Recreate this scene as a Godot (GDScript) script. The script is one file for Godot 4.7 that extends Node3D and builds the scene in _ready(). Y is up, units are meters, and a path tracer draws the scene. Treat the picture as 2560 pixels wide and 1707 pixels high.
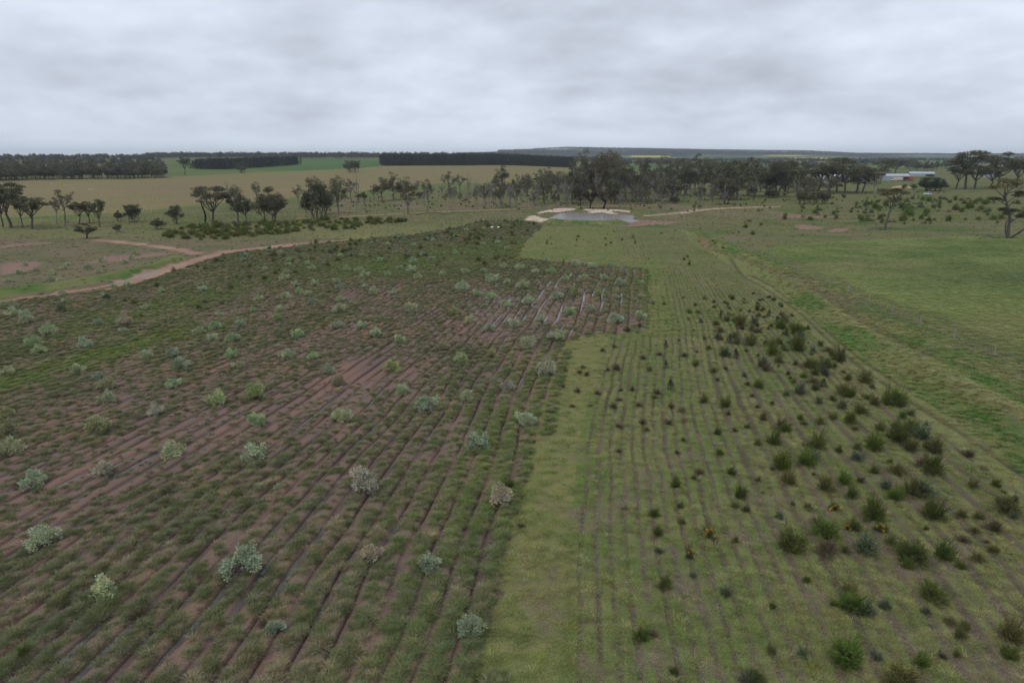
extends Node3D
# A drone's view over a revegetated farm paddock: furrowed saltbush field, mown shrub rows, dam, gum belt, far farmland under cloud.
# World: x to the right, distance forward is -z. Tables below hold (x, forward distance) in metres.

const EYE := 24.0
var rng := RandomNumberGenerator.new()
var n_big := FastNoiseLite.new()
var n_mid := FastNoiseLite.new()
var n_fine := FastNoiseLite.new()
var n_long := FastNoiseLite.new()
var used := {}

func _ready() -> void:
	setup_view()
	setup_noise()
	make_materials()
	build_ground()
	build_water()
	build_fence()
	build_trees()
	build_saltbush()
	build_shrubs()
	build_scrub()
	build_far_woods()
	build_farm()
	build_small_things()
	build_grass()

func setup_view() -> void:
	var cam := Camera3D.new()
	cam.name = "camera"
	cam.fov = 53.13
	cam.near = 0.5
	cam.far = 40000.0
	cam.position = Vector3(0, EYE, 0)
	cam.rotation_degrees = Vector3(-15.25, 0, 0)
	add_child(cam)
	cam.current = true
	var env := Environment.new()
	env.background_mode = Environment.BG_SKY
	var sky := Sky.new()
	var pan := PanoramaSkyMaterial.new()
	pan.panorama = cloud_panorama()
	sky.sky_material = pan
	env.sky = sky
	env.tonemap_mode = Environment.TONE_MAPPER_LINEAR
	env.tonemap_exposure = 1.0
	env.background_energy_multiplier = 1.0
	env.sdfgi_enabled = true
	env.ssao_enabled = true
	env.ssil_enabled = true
	env.fog_enabled = true
	env.fog_density = 0.00006
	env.fog_light_color = Color(0.90, 0.95, 1.0)
	var we := WorldEnvironment.new()
	we.name = "world_environment"
	we.environment = env
	add_child(we)
	var sun := DirectionalLight3D.new()
	sun.name = "sun"
	sun.light_energy = 0.5
	sun.light_color = Color(1.0, 0.97, 0.92)
	sun.light_angular_distance = 12.0
	sun.shadow_enabled = true
	sun.rotation_degrees = Vector3(-62, -35, 0)
	add_child(sun)

func cloud_panorama() -> ImageTexture:
	# one layer of stratocumulus, the same kind all round: lumpy grey undersides with paler gaps
	var w := 2048
	var h := 1024
	var lump := FastNoiseLite.new()
	lump.seed = 29
	lump.noise_type = FastNoiseLite.TYPE_SIMPLEX_SMOOTH
	lump.frequency = 1.0
	lump.fractal_octaves = 6
	lump.fractal_gain = 0.56
	var big := FastNoiseLite.new()
	big.seed = 8
	big.frequency = 0.55
	big.fractal_octaves = 3
	var data := PackedFloat32Array()
	data.resize(w * h * 3)
	var lo := Vector3(0.45, 0.49, 0.575)
	var hi := Vector3(0.78, 0.86, 0.98)
	for j in h:
		var el := (0.5 - (j + 0.5) / h) * PI
		var y := sin(el)
		var c := cos(el)
		var flat := y <= 0.0
		for i in w:
			var o := (j * w + i) * 3
			var v := Vector3(0.5, 0.53, 0.59)
			if not flat:
				var az := (i + 0.5) / w * TAU
				# round lumps, flattened by the low view, drawn closer together towards the horizon
				var lift := log(y + 0.05) * 1.7
				var dx := sin(az) * c
				var dz := -cos(az) * c
				var sc := lerpf(5.0, 2.6, clampf(y * 3.0, 0.0, 1.0))
				var a := lump.get_noise_3d(dx * sc, lift, dz * sc)
				var b := big.get_noise_3d(dx * 4.6, lift * 0.75, dz * 4.6)
				var e := 1.0 - 2.2 * absf(lump.get_noise_3d(dx * sc * 1.5 + 40.0, lift * 1.5, dz * sc * 1.5))
				var t := 0.55 + a * 0.52 + b * 0.30 + e * 0.13
				t = clampf(t, 0.0, 1.0)
				# towards the horizon the layer is seen through much air and evens out
				t = lerpf(0.80, t, clampf(y / 0.06 + 0.2, 0.0, 1.0))
				v = lo.lerp(hi, t)
			data[o] = v.x
			data[o + 1] = v.y
			data[o + 2] = v.z
	var img := Image.create_from_data(w, h, false, Image.FORMAT_RGBF, data.to_byte_array())
	return ImageTexture.create_from_image(img)

func setup_noise() -> void:
	rng.seed = 20240
	n_big.seed = 3
	n_big.frequency = 0.013
	n_big.fractal_octaves = 3
	n_mid.seed = 7
	n_mid.frequency = 0.07
	n_mid.fractal_octaves = 3
	n_fine.seed = 13
	n_fine.frequency = 0.55
	n_fine.fractal_octaves = 3
	n_long.seed = 17
	n_long.frequency = 0.25
	n_long.fractal_octaves = 2

# ------------------------------------------------------------------ naming
func numbered(called: String) -> String:
	if not used.has(called):
		used[called] = 0
		return called
	used[called] += 1
	return "%s_%03d" % [called, used[called]]

func tag(o: Node, label: String, category := "", group := "", kind := "") -> void:
	o.set_meta("label", label)
	if category != "":
		o.set_meta("category", category)
	if group != "":
		o.set_meta("group", group)
	if kind != "":
		o.set_meta("kind", kind)

const ORD := ["first", "second", "third", "fourth", "fifth", "sixth", "seventh", "eighth", "ninth", "tenth", "eleventh", "twelfth", "thirteenth", "fourteenth", "fifteenth", "sixteenth", "seventeenth", "eighteenth", "nineteenth", "twentieth", "twenty-first", "twenty-second", "twenty-third", "twenty-fourth", "twenty-fifth", "twenty-sixth", "twenty-seventh", "twenty-eighth", "twenty-ninth", "thirtieth"]

func label_bands(items: Array, per: int, band: String) -> void:
	# items: [node, x, z, look]; nearest ones first, then counted from the left within each band
	items.sort_custom(func(a, b): return a[2] < b[2])
	var bands := int(ceil(items.size() / float(per)))
	for b in bands:
		var part := items.slice(b * per, mini((b + 1) * per, items.size()))
		part.sort_custom(func(p, q): return p[1] / p[2] < q[1] / q[2])
		for i in part.size():
			var which: String = "nearest" if b == 0 else ORD[b] + "-nearest"
			part[i][0].set_meta("label", "%s, %s from left in the %s band of %s" % [part[i][3], ORD[i], which, band])

func mesh_node(called: String, m: Mesh, mat: Material, parent: Node = self) -> MeshInstance3D:
	var o := MeshInstance3D.new()
	o.mesh = m
	if mat:
		o.material_override = mat
	o.name = numbered(called) if parent == self else called
	parent.add_child(o, true)
	return o

func base(called: String, at: Vector3, turn := 0.0) -> Node3D:
	var o := Node3D.new()
	o.name = numbered(called)
	add_child(o)
	o.position = at
	o.rotation.y = turn
	return o

# ------------------------------------------------------------------ mesh helpers
class Soup:
	var v := PackedVector3Array()
	var n := PackedVector3Array()
	var c := PackedColorArray()
	var idx := PackedInt32Array()
	func tri(a: Vector3, b: Vector3, d: Vector3, nn: Vector3, col: Color) -> void:
		var k := v.size()
		if (d - a).cross(b - a).dot(nn) < 0.0:
			var sw := b
			b = d
			d = sw
		v.append(a); v.append(b); v.append(d)
		n.append(nn); n.append(nn); n.append(nn)
		c.append(col); c.append(col); c.append(col)
		idx.append(k); idx.append(k + 1); idx.append(k + 2)
	func quad(a: Vector3, b: Vector3, d: Vector3, e: Vector3, nn: Vector3, col: Color) -> void:
		var k := v.size()
		if (d - a).cross(b - a).dot(nn) < 0.0:
			var sw := b
			b = e
			e = sw
		v.append(a); v.append(b); v.append(d); v.append(e)
		for i in 4:
			n.append(nn)
			c.append(col)
		idx.append_array([k, k + 1, k + 2, k, k + 2, k + 3])
	func box(at: Vector3, size: Vector3, col := Color(1, 1, 1), turn := Basis()) -> void:
		var h := size / 2
		for f in [[Vector3.RIGHT, Vector3.UP, Vector3.BACK], [Vector3.LEFT, Vector3.UP, Vector3.FORWARD], [Vector3.UP, Vector3.BACK, Vector3.RIGHT], [Vector3.DOWN, Vector3.BACK, Vector3.LEFT], [Vector3.BACK, Vector3.UP, Vector3.LEFT], [Vector3.FORWARD, Vector3.UP, Vector3.RIGHT]]:
			var a: Vector3 = f[0] * h
			var b: Vector3 = f[1] * h
			var d: Vector3 = f[2] * h
			quad(at + turn * (a - b - d), at + turn * (a - b + d), at + turn * (a + b + d), at + turn * (a + b - d), turn * f[0], col)
	func tube(p: Array, r: Array, sides: int, col: Color) -> void:
		var k := v.size()
		var up := Vector3(0.31, 0.2, 0.93).normalized()
		for i in p.size():
			var d: Vector3 = (p[mini(i + 1, p.size() - 1)] - p[maxi(i - 1, 0)]).normalized()
			var a := d.cross(up).normalized()
			var b := d.cross(a)
			for s in sides:
				var t := TAU * s / sides
				var q := a * cos(t) + b * sin(t)
				v.append(p[i] + q * r[i])
				n.append(q)
				c.append(col)
		for i in p.size() - 1:
			for s in sides:
				var s2 := (s + 1) % sides
				var a2 := k + i * sides + s
				var b2 := k + i * sides + s2
				if (v[b2 + sides] - v[a2]).cross(v[b2] - v[a2]).dot(n[a2] + n[b2]) < 0.0:
					idx.append_array([a2, b2 + sides, b2, a2, a2 + sides, b2 + sides])
				else:
					idx.append_array([a2, b2, b2 + sides, a2, b2 + sides, a2 + sides])
	func mesh() -> ArrayMesh:
		var arr := []
		arr.resize(Mesh.ARRAY_MAX)
		arr[Mesh.ARRAY_VERTEX] = v
		arr[Mesh.ARRAY_NORMAL] = n
		arr[Mesh.ARRAY_COLOR] = c
		arr[Mesh.ARRAY_INDEX] = idx
		var m := ArrayMesh.new()
		m.add_surface_from_arrays(Mesh.PRIMITIVE_TRIANGLES, arr)
		return m

func rdir() -> Vector3:
	var y := rng.randf_range(-1, 1)
	var a := rng.randf() * TAU
	var r := sqrt(1 - y * y)
	return Vector3(cos(a) * r, y, sin(a) * r)

func leaf(s: Soup, at: Vector3, out: Vector3, length: float, width: float, col: Color) -> void:
	# a small pointed leaf face growing from at along out
	var side := out.cross(rdir()).normalized()
	var nn := side.cross(out).normalized()
	var mid := at + out * length * 0.5
	s.quad(at, mid + side * width * 0.5, at + out * length, mid - side * width * 0.5, nn, col)

func vary(col: Color, amount: float) -> Color:
	var k := 1.0 + rng.randf_range(-amount, amount)
	var h := rng.randf_range(-amount, amount) * 0.35
	return Color(maxf(col.r * (k + h), 0.0), maxf(col.g * k, 0.0), maxf(col.b * (k - h), 0.0))

# ------------------------------------------------------------------ materials
var M := {}

func noise_texture(sd: int, freq: float, oct: int, lo: float, hi: float, size := 512) -> ImageTexture:
	var f := FastNoiseLite.new()
	f.seed = sd
	f.frequency = freq
	f.fractal_octaves = oct
	f.fractal_gain = 0.62
	var im := f.get_seamless_image(size, size, false, false, 0.12)
	var src := im.get_data()
	var step := src.size() / (size * size)
	var dst := PackedByteArray()
	dst.resize(size * size * 3)
	for i in size * size:
		var t := src[i * step] / 255.0
		var k := int(clampf(lerpf(lo, hi, t), 0, 1) * 255.0)
		dst[i * 3] = k
		dst[i * 3 + 1] = k
		dst[i * 3 + 2] = k
	var out := Image.create_from_data(size, size, false, Image.FORMAT_RGB8, dst)
	out.generate_mipmaps()
	return ImageTexture.create_from_image(out)

func vmat(rough := 0.9, spec := 0.2, back := 0.0) -> StandardMaterial3D:
	var m := StandardMaterial3D.new()
	m.vertex_color_use_as_albedo = true
	m.roughness = rough
	m.metallic_specular = spec
	m.cull_mode = BaseMaterial3D.CULL_DISABLED
	if back > 0.0:
		m.backlight_enabled = true
		m.backlight = Color(back, back, back * 0.7)
	return m

func lin(r: float, g: float, b: float) -> Color:
	return Color(r, g, b).linear_to_srgb()

func make_materials() -> void:
	var grain := noise_texture(51, 0.05, 5, 0.55, 1.25)
	var e := vmat(0.95, 0.15)
	e.albedo_texture = grain
	e.uv1_triplanar = true
	e.uv1_world_triplanar = true
	e.uv1_scale = Vector3(0.37, 0.37, 0.37)
	M.earth = e
	var f := vmat(0.95, 0.1)
	f.albedo_texture = grain
	f.uv1_triplanar = true
	f.uv1_world_triplanar = true
	f.uv1_scale = Vector3(0.023, 0.023, 0.023)
	M.far_earth = f
	M.leaf = vmat(0.75, 0.25, 0.5)
	M.grass = vmat(0.85, 0.2, 0.6)
	M.bark = vmat(0.9, 0.2)
	M.leaves = [M.leaf]
	for q in [Color(1.0, 0.97, 0.93), Color(0.94, 0.99, 0.90), Color(0.90, 0.91, 0.92), Color(0.98, 1.0, 0.96)]:
		var lm := vmat(0.75, 0.25, 0.5)
		lm.albedo_color = q
		M.leaves.append(lm)
	M.plain = vmat(0.6, 0.4)
	var w := StandardMaterial3D.new()
	w.albedo_color = lin(0.21, 0.195, 0.188)
	w.roughness = 0.17
	w.metallic_specular = 0.55
	var rip := FastNoiseLite.new()
	rip.seed = 91
	rip.frequency = 0.03
	rip.fractal_octaves = 4
	var ri := rip.get_seamless_image(512, 512)
	ri.bump_map_to_normal_map(2.0)
	w.normal_enabled = true
	w.normal_texture = ImageTexture.create_from_image(ri)
	w.normal_scale = 0.9
	w.uv1_triplanar = true
	w.uv1_world_triplanar = true
	w.uv1_scale = Vector3(0.12, 0.12, 0.12)
	M.pond = w
	var p := StandardMaterial3D.new()
	p.albedo_color = lin(0.045, 0.038, 0.036)
	p.roughness = 0.05
	p.metallic_specular = 0.4
	M.puddle = p
	for k in [["tin", 0.36, 0.40, 0.46, 0.5, 0.2], ["white", 0.6, 0.61, 0.61, 0.5, 0.0], ["wall", 0.30, 0.33, 0.37, 0.6, 0.1], ["red", 0.33, 0.06, 0.04, 0.45, 0.0], ["dark", 0.03, 0.03, 0.035, 0.5, 0.0], ["silver", 0.6, 0.63, 0.67, 0.3, 0.7], ["glass", 0.03, 0.035, 0.04, 0.08, 0.0], ["steel", 0.30, 0.31, 0.31, 0.55, 0.3], ["rust", 0.25, 0.13, 0.08, 0.8, 0.0], ["wool", 0.55, 0.50, 0.42, 0.95, 0.0], ["stone", 0.68, 0.67, 0.64, 0.9, 0.0], ["cream", 0.55, 0.45, 0.40, 0.7, 0.0]]:
		var q := StandardMaterial3D.new()
		q.albedo_color = lin(k[1], k[2], k[3])
		q.roughness = k[4]
		q.metallic = k[5]
		M[k[0]] = q

# ------------------------------------------------------------------ survey tables (metres)
var P_LEFT := PackedVector2Array([Vector2(-1.8, 24.6), Vector2(-1.7, 26.8), Vector2(-0.7, 37.4), Vector2(0.3, 43.8), Vector2(1.7, 53.6), Vector2(3.3, 63.9), Vector2(5, 76.5), Vector2(7.1, 88.3), Vector2(11.1, 91.5), Vector2(16.8, 92.6), Vector2(19.3, 95.6), Vector2(22.5, 111.8), Vector2(27.7, 140.2), Vector2(28, 148.4), Vector2(14.6, 155.3), Vector2(0.1, 164.1), Vector2(3.6, 201.1), Vector2(9.9, 240.7), Vector2(8.9, 255.4), Vector2(-4.6, 266.8), Vector2(-11, 272), Vector2(-16.5, 247.9), Vector2(-26.6, 223.9), Vector2(-33.3, 212.4), Vector2(-42.6, 207.1), Vector2(-50.1, 201.1), Vector2(-58.3, 194.4), Vector2(-61.9, 186.5), Vector2(-70.8, 177.6), Vector2(-74.1, 164.1), Vector2(-73.8, 153.5), Vector2(-73.8, 144.7), Vector2(-73.8, 132.7), Vector2(-75.6, 127.6), Vector2(-77.3, 123.3), Vector2(-80.6, 118.9), Vector2(-84.9, 115.4), Vector2(-94.7, 102.9), Vector2(-90.1, 55.3), Vector2(-64.8, 24.6)])
var P_MOWN := PackedVector2Array([Vector2(-1.8, 22.6), Vector2(-1.7, 26.8), Vector2(-0.7, 37.4), Vector2(0.3, 43.8), Vector2(1.7, 53.6), Vector2(3.3, 63.9), Vector2(5, 76.5), Vector2(7.1, 88.3), Vector2(11.1, 91.5), Vector2(16.8, 92.6), Vector2(19.3, 95.6), Vector2(22.5, 111.8), Vector2(27.7, 140.2), Vector2(28, 148.4), Vector2(14.6, 155.3), Vector2(0.1, 164.1), Vector2(3.6, 201.1), Vector2(9.9, 240.7), Vector2(30.6, 239.3), Vector2(57.1, 234), Vector2(57.3, 211.3), Vector2(50.4, 183.2), Vector2(50.3, 164.7), Vector2(52, 144.2), Vector2(48.7, 120.3), Vector2(44.9, 95.3), Vector2(43.1, 81.1), Vector2(42.6, 70.4), Vector2(41.5, 59), Vector2(40.5, 51.2), Vector2(39.3, 39.2), Vector2(38.2, 22.6)])
var P_PADDOCK := PackedVector2Array([Vector2(65.9, 180), Vector2(79.6, 191.7), Vector2(109, 203), Vector2(146.8, 213.5), Vector2(184, 222.7), Vector2(189.5, 168.1), Vector2(123, 55.3), Vector2(82.1, 65.4), Vector2(70.9, 79.4), Vector2(71.7, 92.6), Vector2(60.3, 80.3), Vector2(59.9, 87.1), Vector2(59.9, 94.4), Vector2(60.1, 102.7), Vector2(60.9, 111.8), Vector2(60.7, 118.5), Vector2(61.1, 126.4), Vector2(61, 133.6), Vector2(60.8, 140.7), Vector2(61.4, 149.5), Vector2(62.1, 158.3)])
var L_CREST := PackedVector2Array([Vector2(55.1, 214.4), Vector2(50.9, 200.2), Vector2(47.9, 183.2), Vector2(48.6, 168.8), Vector2(50.7, 158.1), Vector2(51.6, 145.7), Vector2(52.9, 130.9), Vector2(53.5, 122.2), Vector2(50.4, 104.5), Vector2(48.4, 91.7), Vector2(47.9, 85), Vector2(47.8, 75.3), Vector2(47.2, 67.4), Vector2(47.2, 62.4), Vector2(46.7, 58), Vector2(44.6, 49), Vector2(44.2, 41.7), Vector2(41.5, 29.8)])
var L_TRACK_A := PackedVector2Array([Vector2(50.7, 159.8), Vector2(47.5, 137), Vector2(47.3, 124.3), Vector2(46.4, 112.7), Vector2(45.2, 103), Vector2(43.3, 92.3), Vector2(41.8, 82.5), Vector2(40.9, 75.3), Vector2(40.6, 69.8), Vector2(40.3, 65.1), Vector2(40.3, 61.5), Vector2(40.4, 58.2), Vector2(40.3, 55), Vector2(39.7, 48.3), Vector2(38.9, 41.2), Vector2(36.5, 31)])
var L_TRACK_B := PackedVector2Array([Vector2(49.3, 139.6), Vector2(49.5, 127.5), Vector2(47.9, 115.4), Vector2(47, 106), Vector2(45.3, 97.3), Vector2(43.5, 86), Vector2(42.6, 78.7), Vector2(42.1, 70.6), Vector2(42.3, 64.8), Vector2(41.9, 59.8), Vector2(41.9, 56), Vector2(41.7, 53), Vector2(41.5, 45.1), Vector2(39.2, 33.8)])
var L_DITCH := PackedVector2Array([Vector2(57.8, 208.2), Vector2(53.8, 189.9), Vector2(52, 179.2), Vector2(53.2, 169.5), Vector2(55.8, 157.1), Vector2(55.7, 140.7), Vector2(56.4, 130.1), Vector2(54.7, 116.7), Vector2(52.7, 105.7), Vector2(50.7, 93), Vector2(50.5, 81.1)])
var L_FENCE := PackedVector2Array([Vector2(62.7, 198.2), Vector2(60.9, 111.8), Vector2(60.3, 80.3), Vector2(58.7, 66.6)])
var L_CHAN := PackedVector2Array([Vector2(-90.4, 112.8), Vector2(-88.7, 116), Vector2(-85.8, 116.6), Vector2(-82.2, 121.3), Vector2(-79.3, 126.6), Vector2(-77.9, 131.6), Vector2(-77.3, 138.3), Vector2(-77.1, 147.7), Vector2(-76.8, 157.6), Vector2(-76.5, 167.7), Vector2(-75.3, 176.8), Vector2(-63.4, 186.8), Vector2(-63.9, 189.9), Vector2(-53.9, 198.1), Vector2(-45.5, 203.9), Vector2(-33.6, 213.9), Vector2(-26.8, 225.7), Vector2(-16.5, 248.1), Vector2(-10.8, 268)])
var L_CHAN2 := PackedVector2Array([Vector2(-122.5, 201.5), Vector2(-115.2, 197.8), Vector2(-108.1, 194.2), Vector2(-98.5, 187.9), Vector2(-89.2, 181.4), Vector2(-80.4, 173)])
var L_BANK := PackedVector2Array([Vector2(-93.9, 114.8), Vector2(-91.5, 120), Vector2(-86.9, 125.9), Vector2(-83.8, 131.8), Vector2(-82.2, 137.2), Vector2(-81.2, 139.8), Vector2(-80.5, 145.3), Vector2(-80, 153.6), Vector2(-80.8, 163.7)])
var P_POND := PackedVector2Array([Vector2(14.3, 274.1), Vector2(16.6, 282), Vector2(19.8, 296), Vector2(22.9, 301), Vector2(28, 302.7), Vector2(31.7, 301), Vector2(33.9, 294.4), Vector2(38.2, 294.4), Vector2(40.3, 296), Vector2(41.6, 292.1), Vector2(45.5, 291.2), Vector2(50.2, 288), Vector2(50.2, 282), Vector2(47.2, 270.5), Vector2(48.7, 265.1), Vector2(46.2, 258.7), Vector2(44, 256.7), Vector2(43, 259.7), Vector2(41.9, 261.8), Vector2(33.9, 262.3), Vector2(28.5, 263.3), Vector2(22.7, 265.9), Vector2(17.6, 268.6)])
var P_TAIL := PackedVector2Array([Vector2(47.2, 270.5), Vector2(48.7, 265.1), Vector2(52.4, 263.8), Vector2(56.4, 261.2), Vector2(61.7, 258.7), Vector2(61.8, 253.8), Vector2(54.9, 249), Vector2(47.9, 245.6), Vector2(43, 240.4), Vector2(35.4, 239.6), Vector2(31.4, 242.2), Vector2(39.3, 243.3), Vector2(42.3, 245.6), Vector2(42.9, 258.7), Vector2(44, 256.7), Vector2(46.2, 258.7)])
var P_SAND := PackedVector2Array([Vector2(4.8, 266.5), Vector2(7.2, 283.5), Vector2(9.8, 286.5), Vector2(11.1, 277.6), Vector2(14.7, 269.2), Vector2(12.9, 262.5), Vector2(10.7, 256.2), Vector2(8.9, 258.7), Vector2(8, 252.6), Vector2(6.1, 258.7)])
var P_SAND2 := PackedVector2Array([Vector2(10.8, 296), Vector2(13.1, 307.9), Vector2(14.6, 309.7), Vector2(19, 322.7), Vector2(23.5, 325.4), Vector2(29.7, 324.6), Vector2(28.5, 315.1), Vector2(24.7, 309.7), Vector2(19.1, 302), Vector2(15.7, 304.4), Vector2(12, 294.4)])
var P_SAND3 := PackedVector2Array([Vector2(33.6, 321.5), Vector2(38.4, 320.8), Vector2(45.5, 320), Vector2(49.4, 317), Vector2(52.8, 311.5), Vector2(51.2, 300), Vector2(48.6, 304.4), Vector2(46.9, 309.7), Vector2(43.3, 304.4), Vector2(45.7, 292.8), Vector2(41.9, 294.4), Vector2(39, 302.7), Vector2(34.3, 297.6), Vector2(32.9, 302.7), Vector2(35.9, 309.7), Vector2(32.4, 313.3)])
var P_MOUND := PackedVector2Array([Vector2(11.5, 253.8), Vector2(14.6, 267.8), Vector2(17.9, 266.5), Vector2(22, 262.5), Vector2(28.9, 260.7), Vector2(34.8, 260), Vector2(38.8, 266.5), Vector2(41.8, 267), Vector2(42.9, 258.7), Vector2(42.3, 245.6), Vector2(39.4, 244), Vector2(31.9, 246.7), Vector2(23.3, 251.4), Vector2(16.5, 251.4)])
var L_CHAN3 := PackedVector2Array([Vector2(57.1, 285.9), Vector2(60.9, 289), Vector2(65.8, 293.4), Vector2(73, 301), Vector2(72, 299.2), Vector2(87.7, 319.4), Vector2(101.3, 328.3), Vector2(114.4, 333.6), Vector2(132.8, 344.1), Vector2(123.2, 334.4), Vector2(144.7, 353.5)])
var L_TRACK := PackedVector2Array([Vector2(-84, 273.2), Vector2(-62.8, 284.2), Vector2(-49.6, 293), Vector2(-25.7, 309), Vector2(3.7, 321.6), Vector2(-5.5, 318), Vector2(5.5, 323.8), Vector2(18.6, 329.8), Vector2(39.2, 336.8), Vector2(52.7, 341.7), Vector2(71.6, 348.3)])
var P_BROWN := PackedVector2Array([Vector2(-261.2, 268.5), Vector2(-189.5, 255.4), Vector2(-167.9, 268.5), Vector2(-154, 292.9), Vector2(-148.5, 321.9), Vector2(-119.1, 369.6), Vector2(-98.1, 416.7), Vector2(-64.9, 471.9), Vector2(-24, 530), Vector2(8, 703), Vector2(108, 1183), Vector2(154, 1511), Vector2(-26, 1511), Vector2(-249, 1327), Vector2(-269, 1183), Vector2(-370, 1017), Vector2(-373, 910), Vector2(-399, 824), Vector2(-465, 766), Vector2(-522, 715), Vector2(-653, 681)])
var P_GREEN_EDGE := PackedVector2Array([Vector2(-248.8, 255.4), Vector2(-185.1, 249.4), Vector2(-163.8, 261.8), Vector2(-144.2, 273.8), Vector2(-140.1, 303.4), Vector2(-110.6, 342.8), Vector2(-88.7, 376.2), Vector2(-57.4, 416.7), Vector2(-21.2, 461.7), Vector2(46, 530), Vector2(70, 766), Vector2(10, 840), Vector2(-41, 727), Vector2(-85, 530), Vector2(-111.1, 461.7), Vector2(-132.4, 397.3), Vector2(-157.9, 342.8), Vector2(-169.3, 299.1), Vector2(-202.8, 273.8), Vector2(-266.2, 273.8)])
var P_PINK_A := PackedVector2Array([Vector2(100.5, 244.7), Vector2(104, 248.1), Vector2(106.8, 242.5), Vector2(107.4, 236.4), Vector2(102.5, 230.6), Vector2(96.5, 230.6)])
var P_PINK_B := PackedVector2Array([Vector2(102.8, 225), Vector2(110.6, 234.4), Vector2(115.2, 236.4), Vector2(113.6, 230.6), Vector2(107, 223.2), Vector2(103.9, 221.4)])
var P_PINK_C := PackedVector2Array([Vector2(110.4, 285.3), Vector2(118.2, 290), Vector2(126.6, 284.2), Vector2(135.7, 278.6), Vector2(122.3, 274.2), Vector2(111.3, 277.5)])
var P_PINK_D := PackedVector2Array([Vector2(-117.1, 155.3), Vector2(-113.5, 158), Vector2(-109.4, 158.9), Vector2(-106.4, 152.7), Vector2(-104.2, 144.6), Vector2(-106.1, 140.1)])
var P_PINK_E := PackedVector2Array([Vector2(-99.7, 167.7), Vector2(-90.6, 173), Vector2(-84.6, 173), Vector2(-88, 167.7), Vector2(-92.4, 159.9), Vector2(-98, 155.3)])
var P_PINK_F := PackedVector2Array([Vector2(-141.9, 189.7), Vector2(-138.1, 193.7), Vector2(-131.6, 195.6), Vector2(-129.8, 192.3), Vector2(-134.8, 188.9), Vector2(-136.5, 182.2)])
var P_SCRUB_LEFT := PackedVector2Array([Vector2(-107.8, 211.3), Vector2(-111.4, 222.7), Vector2(-111.2, 239.3), Vector2(-104.1, 249.4), Vector2(-85.9, 255.4), Vector2(-73.7, 265.2), Vector2(-50.4, 272), Vector2(-39.2, 260.2), Vector2(-45.5, 245), Vector2(-50.8, 230.1), Vector2(-62.8, 225.1), Vector2(-71.1, 218), Vector2(-78.8, 211.3), Vector2(-83.7, 199.1), Vector2(-91.5, 201.1), Vector2(-100, 204.1)])
var P_SCRUB_RIGHT := PackedVector2Array([Vector2(91.7, 273.2), Vector2(109.1, 302.4), Vector2(138.9, 330.5), Vector2(173.4, 355.3), Vector2(225.3, 405.7), Vector2(249.6, 405.7), Vector2(259.7, 394.5), Vector2(282.5, 384), Vector2(231.2, 302.4), Vector2(191.5, 258.1), Vector2(169.7, 249), Vector2(156.8, 249), Vector2(139.7, 249), Vector2(126.8, 258.1), Vector2(113.5, 258.1), Vector2(93.4, 240.5), Vector2(73.6, 218)])
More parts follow.
